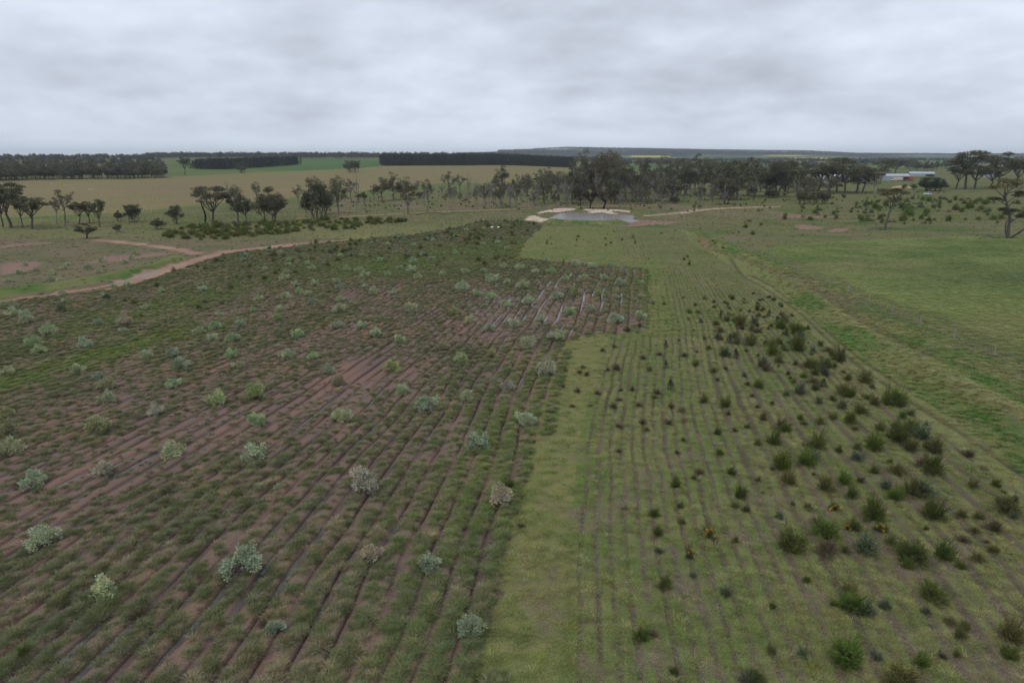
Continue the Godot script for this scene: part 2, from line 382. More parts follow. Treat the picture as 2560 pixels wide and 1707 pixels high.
const SALTBUSH := [
	[-2.2,30.3,1.3,"a"],
	[-12.4,30.4,1,"a"],
	[-22.9,33.3,1.6,"p"],
	[-15.8,35.5,2.3,"a"],
	[-4.9,36,1.4,"a"],
	[-8.7,36.9,1.4,"w"],
	[-29.8,38.6,1.9,"a"],
	[-0.7,43.9,1.8,"w"],
	[-10.8,45.8,2.2,"w"],
	[-17.5,46.2,0.6,"a"],
	[-35.8,46.6,1.8,"a"],
	[-31.6,48.1,1.6,"w"],
	[-21,51.4,2,"a"],
	[-28.1,51.9,1.9,"p"],
	[-41.8,52.4,1.8,"a"],
	[-2.8,53.6,2.2,"a"],
	[-44.7,56.4,1.8,"y"],
	[-37.4,57.2,2.2,"y"],
	[-23.5,58.6,1.6,"a"],
	[1.3,58.7,1.8,"a"],
	[-15.6,59.8,1.6,"p"],
	[-16.3,60.2,1.5,"p"],
	[-47.9,60.6,1.4,"y"],
	[-33.8,61,1.5,"w"],
	[-8.4,62.4,2.1,"a"],
	[-29.4,64.1,2,"p"],
	[-40.7,64.6,1.9,"p"],
	[-4.7,65.3,1.7,"a"],
	[-26.1,65.5,2.2,"g"],
	[-11.4,67.3,1.5,"a"],
	[-0.6,68.2,1.6,"w"],
	[-43,68.5,1.9,"y"],
	[-36.2,69,1.5,"a"],
	[-18.8,70,1.6,"y"],
	[-45.7,71.9,1.2,"a"],
	[-57,73.5,1.7,"a"],
	[3.8,73.7,2.2,"w"],
	[-49.6,74.1,1.6,"a"],
	[-21,74.1,1.5,"a"],
	[-13.7,74.5,2,"g"],
	[-38.7,75.8,2,"a"],
	[-31.8,76,1.4,"a"],
	[-6.2,78.5,1.7,"p"],
	[-24.1,79.5,1.3,"a"],
	[-44.5,79.9,1.5,"a"],
	[-27.4,79.9,1.7,"a"],
	[-34.4,80.4,1.6,"a"],
	[-2.6,80.4,1.4,"y"],
	[-41.8,80.5,1.4,"a"],
	[-59.3,82.1,1.6,"p"],
	[-8.9,83.3,1.5,"y"],
	[-55,84.6,2.1,"a"],
	[2.1,84.7,2.1,"w"],
	[-62.2,85.7,1.8,"a"],
	[-15,87.5,1.6,"a"],
	[-37.4,87.8,1.7,"a"],
	[-40,88,1.6,"a"],
	[6.2,88.3,2.2,"a"],
	[-29.3,89.9,1.8,"a"],
	[-18.7,90.5,1.6,"a"],
	[-64.1,91.2,2,"a"],
	[-43.2,91.5,1.6,"a"],
	[-32.6,91.9,1.3,"y"],
	[-54.3,92.5,1.2,"a"],
	[-3.2,93.4,1.6,"a"],
	[-42.4,94.3,1.7,"a"],
	[-25,94.8,1.8,"a"],
	[-21.6,95.1,1.7,"a"],
	[-39.1,95.6,1.6,"a"],
	[0.3,95.9,1.7,"a"],
	[-56.3,96.5,2.3,"w"],
	[-60.3,96.8,1.3,"a"],
	[-71.7,97.7,1.8,"a"],
	[15.2,98.1,2.2,"a"],
	[-6.3,98.6,1.5,"p"],
	[4.3,99.3,1.6,"a"],
	[-35.2,99.7,1.5,"g"],
	[19.4,101,1.9,"a"],
	[-74.2,101.4,1.8,"a"],
	[-45.3,102.6,1.1,"a"],
	[-77.3,103.1,2,"p"],
	[-31,103.1,1.5,"y"],
	[-8.9,103.9,1.8,"g"],
	[9,103.9,1.8,"a"],
	[-27.2,105.1,1.9,"a"],
	[-16,105.5,2.2,"a"],
	[12.6,105.5,1.6,"a"],
	[-37,106.1,1.6,"a"],
	[-41.2,106.1,1.2,"a"],
	[-58.9,107.2,1.2,"a"],
	[-80.6,108.3,1.3,"a"],
	[-1.1,109.2,1.7,"a"],
	[-83.2,109.4,1.4,"a"],
	[2.8,110.9,1.9,"a"],
	[-33.4,111.7,1.5,"a"],
	[-74.7,112.5,1.6,"a"],
	[-29.2,113.4,1.7,"a"],
	[-43,114,1.5,"a"],
	[-3.5,115.1,2,"a"],
	[17.8,115.1,1.4,"y"],
	[7.6,115.7,2,"a"],
	[-39.3,116.1,1.8,"a"],
	[-71,116.9,1.4,"a"],
	[22.6,116.9,1.1,"a"],
	[-6.3,118.2,1.7,"a"],
	[15.3,118.2,1.6,"g"],
	[-36,118.4,1.4,"a"],
	[11.3,119.5,1.7,"g"],
	[-21.1,119.5,1.3,"a"],
	[-24.7,119.9,1.8,"a"],
	[-80.9,120.4,1.3,"a"],
	[-38.5,121.1,1.3,"a"],
	[-63.5,121.7,1.6,"a"],
	[-53.3,122.2,1.2,"a"],
	[-56.3,122.4,1.6,"a"],
	[-9.2,123.6,2.3,"a"],
	[-31.8,124.5,1.5,"a"],
	[2,125,2.3,"a"],
	[-27.6,126.2,1,"a"],
	[-72.9,127.5,1.7,"a"],
	[-41.1,127.5,1.4,"a"],
	[20.7,128,1.9,"a"],
	[-59.2,128.2,1.1,"a"],
	[-37.5,128.2,1.5,"a"],
	[-76.1,128.5,1.3,"a"],
	[25,129.5,1.4,"a"],
	[-0.9,130.3,1.4,"a"],
	[-34,130.5,1.4,"a"],
	[-88.5,131.8,1.4,"p"],
	[-4,131.9,2.4,"a"],
	[-99.2,132.5,1.4,"a"],
	[-90.5,132.5,1.6,"a"],
	[-45.1,133.1,1.9,"a"],
	[10.5,133.5,1.4,"a"],
	[18.3,134.3,1.5,"a"],
	[14.4,134.3,1.8,"a"],
	[-18.9,135.1,1.5,"a"],
	[-29.9,136.5,1.9,"a"],
	[-25.5,138.5,1.4,"a"],
	[-14.4,139.4,1.4,"a"],
	[-95.8,140.8,1.6,"p"],
	[-47.4,141.5,1.6,"a"],
	[-9.8,141.7,1.7,"a"],
	[23.5,142.1,1.7,"w"],
	[4.9,142.1,1.5,"a"],
	[-103.7,142.3,1.5,"a"],
	[8.4,142.5,2,"a"],
	[-6,142.5,1.5,"a"],
	[-32.1,143,1.9,"a"],
	[-87.5,143,1.3,"a"],
	[-21.3,144,2.3,"a"],
	[-101.7,144.6,1.1,"a"],
	[-35.4,144.9,1.7,"a"],
	[-53.3,146.1,1.3,"a"],
	[-43.3,146.1,1.5,"a"],
	[1.7,146.3,1.9,"a"],
	[-24.3,146.8,1.7,"a"],
	[-97.7,147.7,1.6,"a"],
	[-92.3,147.7,1.7,"a"],
	[17.6,148.2,2.2,"a"],
	[-1.6,148.2,1.8,"a"],
	[21.4,149.2,1.6,"a"],
	[-50.1,151.8,1.3,"a"],
	[14.3,151.9,2.1,"a"],
	[-100.2,152.7,1.3,"a"],
	[-109.6,152.7,1.1,"a"],
	[-46.2,153.6,1.6,"a"],
	[-22.9,156.2,1.6,"a"],
	[-89.1,156.2,1.4,"a"],
	[8,157.9,1.7,"a"],
	[-30.7,158,1.5,"a"],
	[-52.2,158.9,1.2,"a"],
	[-63,158.9,1.2,"a"],
	[-95.9,158.9,1.7,"a"],
	[-19,160.8,1.7,"a"],
	[-91.2,162.7,1.4,"a"],
	[-41.9,165.7,1.4,"a"],
	[-65.6,166.7,1.8,"a"],
	[-36.8,167.7,1.3,"a"],
	[-22.1,167.7,1.6,"a"],
	[-93,168.7,1.2,"g"],
	[-14.1,169.8,1.8,"a"],
	[-58.4,171.9,1.4,"a"],
	[-29.4,173,1.4,"a"],
	[-64.1,176.3,1.1,"a"],
	[-1.1,178.6,1.6,"a"],
	[-56.7,182.2,1.8,"a"],
	[-27,185.8,1.6,"a"],
	[-38.7,188.4,1.5,"a"],
	[-8,188.4,1.5,"a"],
	[-34.3,189.7,1.3,"a"],
	[-4,192.3,1.5,"a"],
	[-22.9,197.8,1.6,"a"],
	[-25.1,199.2,1.6,"a"],
	[-33,203.6,2.1,"a"],
	[-17.1,208.2,1.6,"a"],
	[-15,225,1.6,"a"],
	[-9.3,228.7,1.6,"a"],
	[-24.3,240.5,1.9,"a"],
]
const SHRUBS := [
	[11.1,26.8,1,"s"],
	[7.8,27.4,0.6,"d"],
	[20,28,1.1,"g"],
	[16.3,28.1,1.9,"g"],
	[18,28.4,0.7,"s"],
	[21.3,28.5,0.7,"b"],
	[24.6,28.5,1.2,"d"],
	[-24.2,28.5,0.8,"d"],
	[22.1,28.6,0.6,"o"],
	[13,28.9,0.8,"o"],
	[7.3,30.1,0.7,"b"],
	[23.8,30.6,0.8,"o"],
	[-13.1,30.7,0.8,"b"],
	[-20,31.5,1.5,"b"],
	[22.5,31.9,0.7,"s"],
	[18.5,32.3,1.7,"g"],
	[20.5,32.3,0.8,"s"],
	[17.8,32.6,0.5,"g"],
	[23.6,33.3,1.7,"d"],
	[12.1,33.5,0.9,"s"],
	[8.8,34.3,1.1,"d"],
	[10.7,35.2,0.6,"s"],
	[27.1,36.1,0.8,"d"],
	[23.9,36.2,0.9,"d"],
	[28.6,36.9,1.1,"o"],
	[26.6,37.2,1.5,"g"],
	[11,37.2,0.9,"y"],
	[22.1,37.8,1.8,"s"],
	[20.9,37.8,0.8,"o"],
	[9.2,37.8,0.7,"s"],
	[30.3,37.9,1,"o"],
	[17.6,38.3,2.1,"d"],
	[24.3,38.8,1,"o"],
	[30.5,38.9,0.6,"b"],
	[14.4,39,0.7,"o"],
	[12.8,39.5,1.1,"y"],
	[20.5,39.5,1.8,"g"],
	[9.6,39.8,1,"d"],
	[30.6,40.2,0.8,"o"],
	[24.3,40.3,0.9,"y"],
	[22.3,40.5,0.7,"y"],
	[0.6,40.8,0.8,"b"],
	[11.5,41.3,0.7,"o"],
	[24.8,41.9,2.2,"d"],
	[29,42,2.1,"d"],
	[31,42.2,0.9,"o"],
	[9.8,42.3,1,"d"],
	[16.4,42.9,0.8,"o"],
	[22.6,43.2,1,"y"],
	[11.9,43.5,0.8,"o"],
	[20,43.8,0.5,"o"],
	[36.1,44.3,0.8,"o"],
	[16.6,44.9,1.4,"d"],
	[24.8,45,1.3,"g"],
	[-25.2,45.1,1.3,"b"],
	[29.4,45.3,1.8,"o"],
	[18.5,45.6,0.5,"b"],
	[36.3,45.6,0.5,"d"],
	[23.3,46.1,1.5,"o"],
	[-0.2,46.4,1,"d"],
	[34.5,46.5,1.1,"o"],
	[12.3,46.5,1,"d"],
	[36.4,46.7,1,"d"],
	[25.1,47.2,1.6,"g"],
	[26.6,47.4,0.9,"b"],
	[18.8,47.5,0.8,"b"],
	[14,47.9,0.7,"b"],
	[23.5,48.5,0.6,"b"],
	[17.1,48.6,0.9,"d"],
	[30.1,48.7,1.5,"o"],
	[33,48.9,2.1,"d"],
	[28.4,48.9,1,"d"],
	[20.6,49.4,0.7,"b"],
	[23.7,50.4,1.8,"g"],
	[17.5,52.4,0.5,"b"],
	[13.8,52.6,0.8,"b"],
	[9,52.8,0.7,"b"],
	[27.5,52.9,0.8,"d"],
	[30.6,53.2,2,"d"],
	[33.6,53.2,1.6,"o"],
	[29.2,53.4,0.9,"o"],
	[35.3,53.6,1.1,"o"],
	[25.9,53.6,1.7,"d"],
	[25,54.1,0.4,"o"],
	[21.1,54.2,0.8,"o"],
	[22.6,54.5,1.6,"d"],
	[14.9,55.1,0.5,"d"],
	[18.3,56.5,0.8,"d"],
	[24.6,57.2,1.4,"d"],
	[20.1,57.3,0.7,"d"],
	[33.3,57.4,1.1,"g"],
	[36.1,57.4,1.5,"d"],
	[21.5,58.1,0.8,"d"],
	[35.1,58.2,0.8,"o"],
	[9.8,58.2,1.1,"b"],
	[26.9,58.7,0.8,"b"],
	[14.5,58.9,1.2,"b"],
	[28.5,59,1.1,"o"],
	[12.1,59.1,1,"b"],
	[31.5,59.4,1.4,"d"],
	[23.6,60,1,"o"],
	[27.2,60.1,0.9,"d"],
	[30.4,60.4,1.1,"o"],
	[37,60.4,1,"g"],
	[20.8,61.4,0.9,"b"],
	[33.7,61.8,1.5,"d"],
	[32.5,63.1,1.3,"s"],
	[24.2,63.1,0.6,"d"],
	[15.7,63.3,1.2,"b"],
	[10,63.3,1.2,"b"],
	[21.1,63.4,1.6,"d"],
	[6,63.4,0.8,"b"],
	[7.8,63.6,0.7,"b"],
	[12.6,63.7,1.2,"b"],
	[37.4,64,1.9,"d"],
	[26,64.2,0.7,"d"],
	[30.8,64.5,1,"s"],
	[10.9,65.3,0.9,"b"],
	[32.6,65.4,0.9,"d"],
	[36.2,65.7,0.8,"g"],
	[19.7,65.8,0.8,"d"],
	[14.6,65.9,1.1,"b"],
	[34.8,66.4,1.4,"d"],
	[24.8,66.4,1,"b"],
	[28.4,66.7,1,"s"],
	[15.1,67.2,1.2,"b"],
	[8.9,67.2,0.9,"b"],
	[6.9,67.9,1.1,"b"],
	[11.5,68.2,0.8,"b"],
	[12.7,68.2,1,"b"],
	[16.9,68.6,1.1,"c"],
	[5.5,69.3,0.6,"b"],
	[33.4,69.7,1.2,"c"],
	[25.5,70,0.7,"d"],
	[22.7,71.5,0.7,"s"],
	[37.2,71.9,1.1,"d"],
	[31,72.1,0.6,"d"],
	[5.4,72.6,0.7,"b"],
	[26.1,73,1,"s"],
	[8.5,73.4,1.2,"b"],
	[34.3,73.6,1,"d"],
	[31.3,73.6,0.7,"d"],
	[7.7,74.2,1.1,"b"],
	[37.9,74.4,0.8,"o"],
	[6.1,74.8,0.8,"b"],
	[11.1,75.2,0.9,"b"],
	[12.1,75.4,1.5,"b"],
	[24.9,75.8,0.9,"b"],
	[18.1,76.3,1,"c"],
	[8.3,76.3,0.9,"b"],
	[36.5,76.3,1.8,"d"],
	[34.8,76.5,1.7,"o"],
	[37.9,76.5,0.9,"o"],
	[33.6,77.4,0.9,"d"],
	[22,78,1,"d"],
	[32,78.3,1.4,"o"],
	[16,79.8,1.3,"b"],
	[27.6,80.3,1.3,"c"],
	[21.4,81,1.2,"b"],
	[18.4,81.5,1.2,"b"],
	[37.5,82,0.9,"b"],
	[11.5,83.2,1.1,"b"],
	[29.7,83.2,0.6,"d"],
	[34.8,83.5,1,"s"],
	[36.5,84.5,0.8,"s"],
	[33.7,85,1.6,"o"],
	[13.3,85.2,1.1,"b"],
	[20,85.2,0.8,"c"],
	[28.8,87.1,1.1,"c"],
	[38.9,88.2,1,"b"],
	[37.9,91.1,1.1,"c"],
	[29.3,93.1,1.4,"o"],
	[16.3,93.4,1.2,"d"],
	[34,93.7,1.1,"o"],
	[14.6,94.1,0.7,"b"],
	[41.5,94.1,0.9,"d"],
	[35.6,94.4,0.6,"o"],
	[37.6,96,0.9,"o"],
	[18.6,96.3,0.9,"o"],
	[35.7,96.6,0.9,"d"],
	[39.3,98,1.4,"c"],
	[33.2,99.7,0.8,"d"],
	[34.8,100,1,"d"],
	[31.6,100.7,1.1,"c"],
	[38.7,101.8,0.7,"d"],
	[33.8,104,0.6,"d"],
	[40.7,105.3,0.7,"d"],
	[37.7,105.6,0.7,"g"],
	[39.4,107.1,1.3,"d"],
	[33,108.8,0.8,"d"],
	[42.5,114.8,0.9,"b"],
	[43.4,120.6,0.8,"b"],
	[40.3,154,1.1,"d"],
	[11.9,158.1,0.8,"c"],
	[16,159,0.6,"b"],
	[40.9,161.5,0.9,"d"],
	[32.8,163.3,0.5,"d"],
	[42.8,166,0.8,"d"],
	[8,171.7,0.6,"c"],
	[56.3,182.1,0.9,"d"],
	[17.6,187.8,0.6,"d"],
	[26,189,0.9,"d"],
	[9.7,191.4,1.2,"c"],
	[34.5,191.4,1.1,"c"],
	[11.1,191.4,0.5,"d"],
	[56.8,191.4,0.8,"d"],
	[27.9,193.1,0.8,"d"],
	[58,197.6,0.9,"d"],
	[18.9,200.2,0.8,"d"],
	[32.3,200.8,1,"d"],
	[27.5,201.6,1,"c"],
	[21,201.6,0.5,"d"],
	[11.5,204.3,0.7,"c"],
	[36.3,205.7,1.1,"c"],
	[20.2,208.5,1.1,"d"],
	[75.7,215.9,1.9,"d"],
	[30.2,216.8,0.6,"o"],
	[47.4,218.1,0.7,"d"],
	[70.6,219,1,"b"],
	[72.9,220.6,0.9,"d"],
	[33.2,223.2,0.7,"d"],
	[54,227.2,0.7,"d"],
	[63.6,232.3,0.7,"d"],
]
const TREES := [
	[-127.7,205.7,4.7,6.1,"o"],
	[148.7,205.7,18.1,11.4,"m"],
	[-127.9,223.2,2.8,2.7,"r"],
	[124.8,229.4,13.3,6.7,"l"],
	[-161.3,231.7,10.5,12,"u"],
	[-119.3,231.7,4,4.2,"r"],
	[-172.3,236.4,15,13.9,"u"],
	[-176.6,238.4,13,7.4,"u"],
	[-169.4,238.4,12.2,6.2,"u"],
	[-143,238.4,9.6,6.2,"u"],
	[-158.7,244.7,12.7,6.3,"s"],
	[-108,248.1,14.5,12.4,"u"],
	[-156.8,249.9,8,7.3,"u"],
	[-165.8,251.2,9.7,3,"s"],
	[-122.3,251.2,7.2,5.4,"r"],
	[-155.1,253.5,7.9,6.1,"u"],
	[-100.2,253.5,14.1,6.6,"t"],
	[-98,255.3,9.4,4.8,"t"],
	[-141.7,255.8,7.1,4,"r"],
	[-89.1,255.8,14.2,11,"r"],
	[-140.5,257.2,7.2,4.9,"r"],
	[-148.5,260.5,4.4,2.9,"r"],
	[-77.4,273.2,17.1,8.5,"r"],
	[-82.2,275.3,9.6,3.3,"t"],
	[-75.6,275.3,14.1,7.1,"r"],
	[-145.4,290,1,1.5,"r"],
	[-77.8,290,10.3,5.5,"t"],
	[-44,292.4,11.3,8.8,"q"],
	[-74.1,296.1,16.4,6.6,"t"],
	[-36.1,297.9,14.7,5.6,"s"],
	[-125.3,309,13.2,5.3,"x"],
	[-104.3,309,3.9,3.2,"t"],
	[1.9,321.6,16.1,4.4,"s"],
	[10.4,321.6,7,5,"s"],
	[2,323,10.9,5,"s"],
	[42.6,323,12.2,11.6,"o"],
	[36.5,325.3,11.2,8.4,"o"],
	[-100.1,326.7,11,4.2,"s"],
	[20.4,326.7,10.2,3.4,"t"],
	[-121,330.5,12.3,4.5,"s"],
	[-74,330.5,15.3,1.1,"x"],
	[-20.7,330.5,16.5,3.4,"x"],
	[-13.9,330.5,10.6,2.8,"x"],
	[-0.8,330.5,10.6,3.4,"x"],
	[-0.6,330.5,11.8,3.4,"x"],
	[26.8,332.9,14.6,7.4,"x"],
	[-9,338.4,9.6,3.5,"x"],
	[33.8,340.8,10.4,6.4,"o"],
	[54.9,345,6.9,5.3,"q"],
	[148.4,355.3,7.9,6.1,"r"],
	[156.3,358,6.8,5.5,"r"],
	[160.9,358,6.8,6.7,"r"],
	[84.1,359.8,3.8,6.8,"r"],
	[73.5,362.5,21.4,13.7,"z"],
	[-84.5,364.4,12.6,6.2,"s"],
	[-30.9,364.4,9.1,3.7,"x"],
	[-6.5,364.4,9.1,3.1,"x"],
	[33.3,364.4,23.9,8.7,"t"],
	[4.9,364.4,9.1,3.7,"x"],
	[38.6,364.4,16.8,5.6,"x"],
	[44.9,364.4,18.1,5.6,"x"],
	[53.6,364.4,14.9,5,"x"],
	[155.6,364.4,5.8,4.4,"r"],
	[58.2,373.9,25.2,11.5,"t"],
	[64.6,373.9,11.3,4.5,"x"],
	[-70,376.9,13.2,7.7,"t"],
	[-80.7,378.9,5.4,3.2,"r"],
	[119.7,381.9,20.8,15,"u"],
	[-75.9,384,6.8,5.3,"s"],
	[-65.3,384,16,7.9,"t"],
	[52.8,384,27.9,9.9,"t"],
	[63,384,19.7,9.9,"s"],
	[73.5,384,23.1,9.9,"t"],
	[27.5,384,10.9,4.6,"x"],
	[82.1,384,16.3,5.9,"x"],
	[104.4,384,8.2,5.9,"r"],
	[-60,392.4,13,10.1,"t"],
	[-86.7,394.5,3.5,4,"r"],
	[40.4,394.5,28.7,9.4,"t"],
	[45.8,394.5,23.1,10.1,"t"],
	[70.8,394.5,21.7,10.1,"t"],
	[90.4,394.5,19.6,10.1,"s"],
	[21.8,400,16,7.5,"s"],
	[88.2,403,25.5,10.3,"t"],
	[192,403,3,2.4,"r"],
	[-53.4,406,4,4.9,"r"],
	[-96.7,406,5.8,5.5,"s"],
	[1.1,406,8.6,5.5,"s"],
	[-41.2,406,9.3,4.9,"x"],
	[52,406,26.6,10.4,"t"],
	[59.6,406,26.6,11.1,"t"],
	[152.4,409,5.2,7.3,"r"],
	[153.3,412,5.1,7,"r"],
	[-37.9,415,15.2,8.5,"s"],
	[158.8,415,19.6,18.4,"u"],
	[-13.9,418,8.1,5.7,"s"],
	[146.2,418,21.4,10.7,"t"],
	[9.4,424,13.9,8,"t"],
	[162.8,428,20.6,14.6,"t"],
	[-20.2,430,6.9,6.6,"s"],
	[-9.9,430,10.7,5.9,"s"],
	[-3.3,430,8.4,6.6,"s"],
	[16.8,430,16,8.1,"s"],
	[103.5,430,22.8,10.3,"s"],
	[107.2,430,21.3,11.8,"t"],
	[117.8,430,23.6,8.8,"t"],
	[124.8,430,20.6,11,"t"],
	[129.9,430,15.2,11,"s"],
	[139.5,430,19.8,11,"t"],
	[146.1,430,23.6,11.8,"s"],
	[156.4,430,20.6,11.8,"t"],
	[111.6,430,16.7,5.9,"x"],
	[148.3,430,7.6,5.1,"r"],
	[146.1,430,22.8,14,"s"],
	[-32.9,443,12.6,8.3,"s"],
	[217.9,455,21.1,19.4,"u"],
	[120.1,457,25.9,9.4,"s"],
	[239.3,460,21.4,20.4,"p"],
	[230.5,469,20.1,17.6,"t"],
	[-7.6,472,18.4,8.9,"t"],
	[24.1,472,17.4,7.3,"t"],
	[193.3,472,17.5,16.1,"u"],
	[219.5,472,22.6,17.7,"u"],
	[237.6,472,18.4,12.9,"t"],
	[169.1,472,14.2,12.1,"t"],
	[174.8,472,17.5,12.1,"u"],
	[187.7,479,20.4,16.3,"u"],
	[212.5,485,16.5,20.7,"u"],
	[219.1,485,19,18.2,"u"],
	[290.3,485,10,19,"b"],
	[204.8,489,14.7,14.2,"t"],
	[300.9,492,8.5,10.9,"b"],
	[281.8,502,4.6,3.6,"r"],
	[288.7,502,4.6,4.3,"r"],
	[334.8,515,27.3,27.2,"u"],
	[326.9,515,17.7,17.5,"u"],
	[341.8,515,16.8,21.9,"u"],
	[359.6,524,16.2,19.6,"u"],
	[377.1,540,26.7,26.6,"u"],
	[389,540,22.1,20.2,"u"],
	[399.6,540,23,20.2,"u"],
	[-410,881,22.1,16.4,"u"],
	[-367.5,956,15.9,14.6,"r"],
	[531,975,19.2,26.4,"u"],
	[528,988,20.8,20.1,"u"],
	[-234.5,1022,18.8,19,"r"],
	[-228.3,1030,17.9,13.1,"r"],
	[588,1037,20.6,21.1,"s"],
]
const SHEEP := [
	[-425,583],
	[-511,730],
	[-485,712],
	[-390.8,593],
	[-383.1,583],
	[-365.4,570],
	[-357,559],
	[-327.2,520],
	[-319.4,511],
	[-303.8,502],
	[-300.9,500],
	[-423,626],
]

# ------------------------------------------------------------------ the lie of the land
var P_FIELD_RIGHT := PackedVector2Array([Vector2(61, 40), Vector2(60, 90), Vector2(61, 150), Vector2(62, 165), Vector2(66, 180), Vector2(80, 192), Vector2(109, 203), Vector2(147, 213), Vector2(190, 222), Vector2(300, 235), Vector2(300, 40)])
const KZ := [10.0, 24.0, 40.0, 55.0, 65.0, 80.0, 100.0, 125.0, 150.0, 175.0, 200.0, 240.0, 300.0]
const KE := [10.2, 11.5, 13.2, 15.3, 17.2, 20.6, 25.1, 29.8, 34.4, 37.5, 39.5, 44.0, 50.0]
const KT := [33.0, 35.0, 38.9, 40.3, 40.4, 41.6, 44.8, 47.4, 50.0, 49.0, 52.0, 60.0, 66.0]
const CREST_A := [-0.75, -0.2, -0.12, -0.02, 0.08, 0.12, 0.2, 0.39, 0.42, 0.49, 0.75]
const CREST_H := [16.0, 22.0, 34.0, 70.0, 100.0, 92.0, 82.0, 63.0, 62.0, 33.0, 27.0]
const ROW := 1.6

enum { GROUND, FURROWED, MOWN, PADDOCK, BANK, CHANNEL, SAND, STUBBLE, CROP, HILL, MUD }
const REGION_NAMES := ["ground", "furrowed_field", "mown_field", "paddock_field", "grass_bank_ground", "earth_channel_ground", "sand_bank_ground", "stubble_field", "crop_field", "hill", "mud_flat_ground"]
const REGION_LABELS := ["rough pasture and tree belt ground between the fields", "furrowed field of pink soil ridges planted with saltbush", "mown olive field with curving rows of young shrubs", "smooth green paddock beyond the wire fence", "grassed earth banks beside the channels", "bare pink earth channel beside the furrowed field", "pale sand banks round the farm dam", "wide brown stubble field behind the gum trees", "bright green crop fields far behind", "low blue wooded hills on the horizon", "wet pink mud patches"]

func lut(xs: Array, ys: Array, x: float) -> float:
	if x <= xs[0]:
		return ys[0]
	for i in range(1, xs.size()):
		if x <= xs[i]:
			return lerpf(ys[i - 1], ys[i], (x - xs[i - 1]) / (xs[i] - xs[i - 1]))
	return ys[ys.size() - 1]

func row_shift(z: float) -> float:
	# how far a furrow has drifted to the right at distance z
	var t := z - 27.0
	if z < 100.0:
		return 0.105 * t + 0.0006 * t * t
	return 0.105 * 73.0 + 0.0006 * 73.0 * 73.0 + 0.1926 * (z - 100.0)

func row_fan(s: float, z: float) -> float:
	return maxf(-s - 10.0, 0.0) * 0.0035 * clampf(z - 27.0, 0.0, 80.0)

func x_of(s: float, z: float) -> float:
	return s + row_shift(z) + row_fan(s, z) + 0.7 * n_mid.get_noise_2d(s * 0.5, z * 0.5)

func s_of(x: float, z: float) -> float:
	var s := x - row_shift(z)
	var k := 0.0035 * clampf(z - 27.0, 0.0, 80.0)
	if s < -10.0:
		s = (s + 10.0 * k) / (1.0 - k)
	return s

func right_row(x: float, z: float) -> float:
	var e := lut(KZ, KE, z)
	var dx := x - e + 0.35 * n_mid.get_noise_2d(x * 0.6 + 9.0, z * 0.9)
	if dx < 0.0:
		return dx / 0.95
	return dx / (lut(KZ, KT, z) - e) * 24.0

func pdist(l: PackedVector2Array, p: Vector2) -> float:
	var best := 1e9
	for i in l.size() - 1:
		var q := Geometry2D.get_closest_point_to_segment(p, l[i], l[i + 1])
		best = minf(best, q.distance_squared_to(p))
	return sqrt(best)

func edge_dist(l: PackedVector2Array, p: Vector2) -> float:
	var best := 1e9
	for i in l.size():
		var q := Geometry2D.get_closest_point_to_segment(p, l[i], l[(i + 1) % l.size()])
		best = minf(best, q.distance_squared_to(p))
	return sqrt(best)

var boxes := {}
func inside(called: String, l: PackedVector2Array, p: Vector2) -> bool:
	if not boxes.has(called):
		var r := Rect2(l[0], Vector2.ZERO)
		for q in l:
			r = r.expand(q)
		boxes[called] = r
	var b: Rect2 = boxes[called]
	return b.has_point(p) and Geometry2D.is_point_in_polygon(p, l)

func bump(d: float, w: float) -> float:
	return exp(-(d * d) / (w * w))

func chan_half(z: float, x: float) -> float:
	# half width of the bare channel on the left
	if x < -77.0:
		return 1.3
	if x < -52.0:
		return lerpf(4.3, 3.2, clampf((z - 130.0) / 50.0, 0, 1))
	if x < -38.0:
		return lerpf(3.0, 0.5, clampf((x + 52.0) / 12.0, 0, 1))
	return 0.3 + 2.6 * clampf(n_mid.get_noise_2d(x * 0.5, 3.0) * 3.0 - 0.4, 0.0, 1.0)

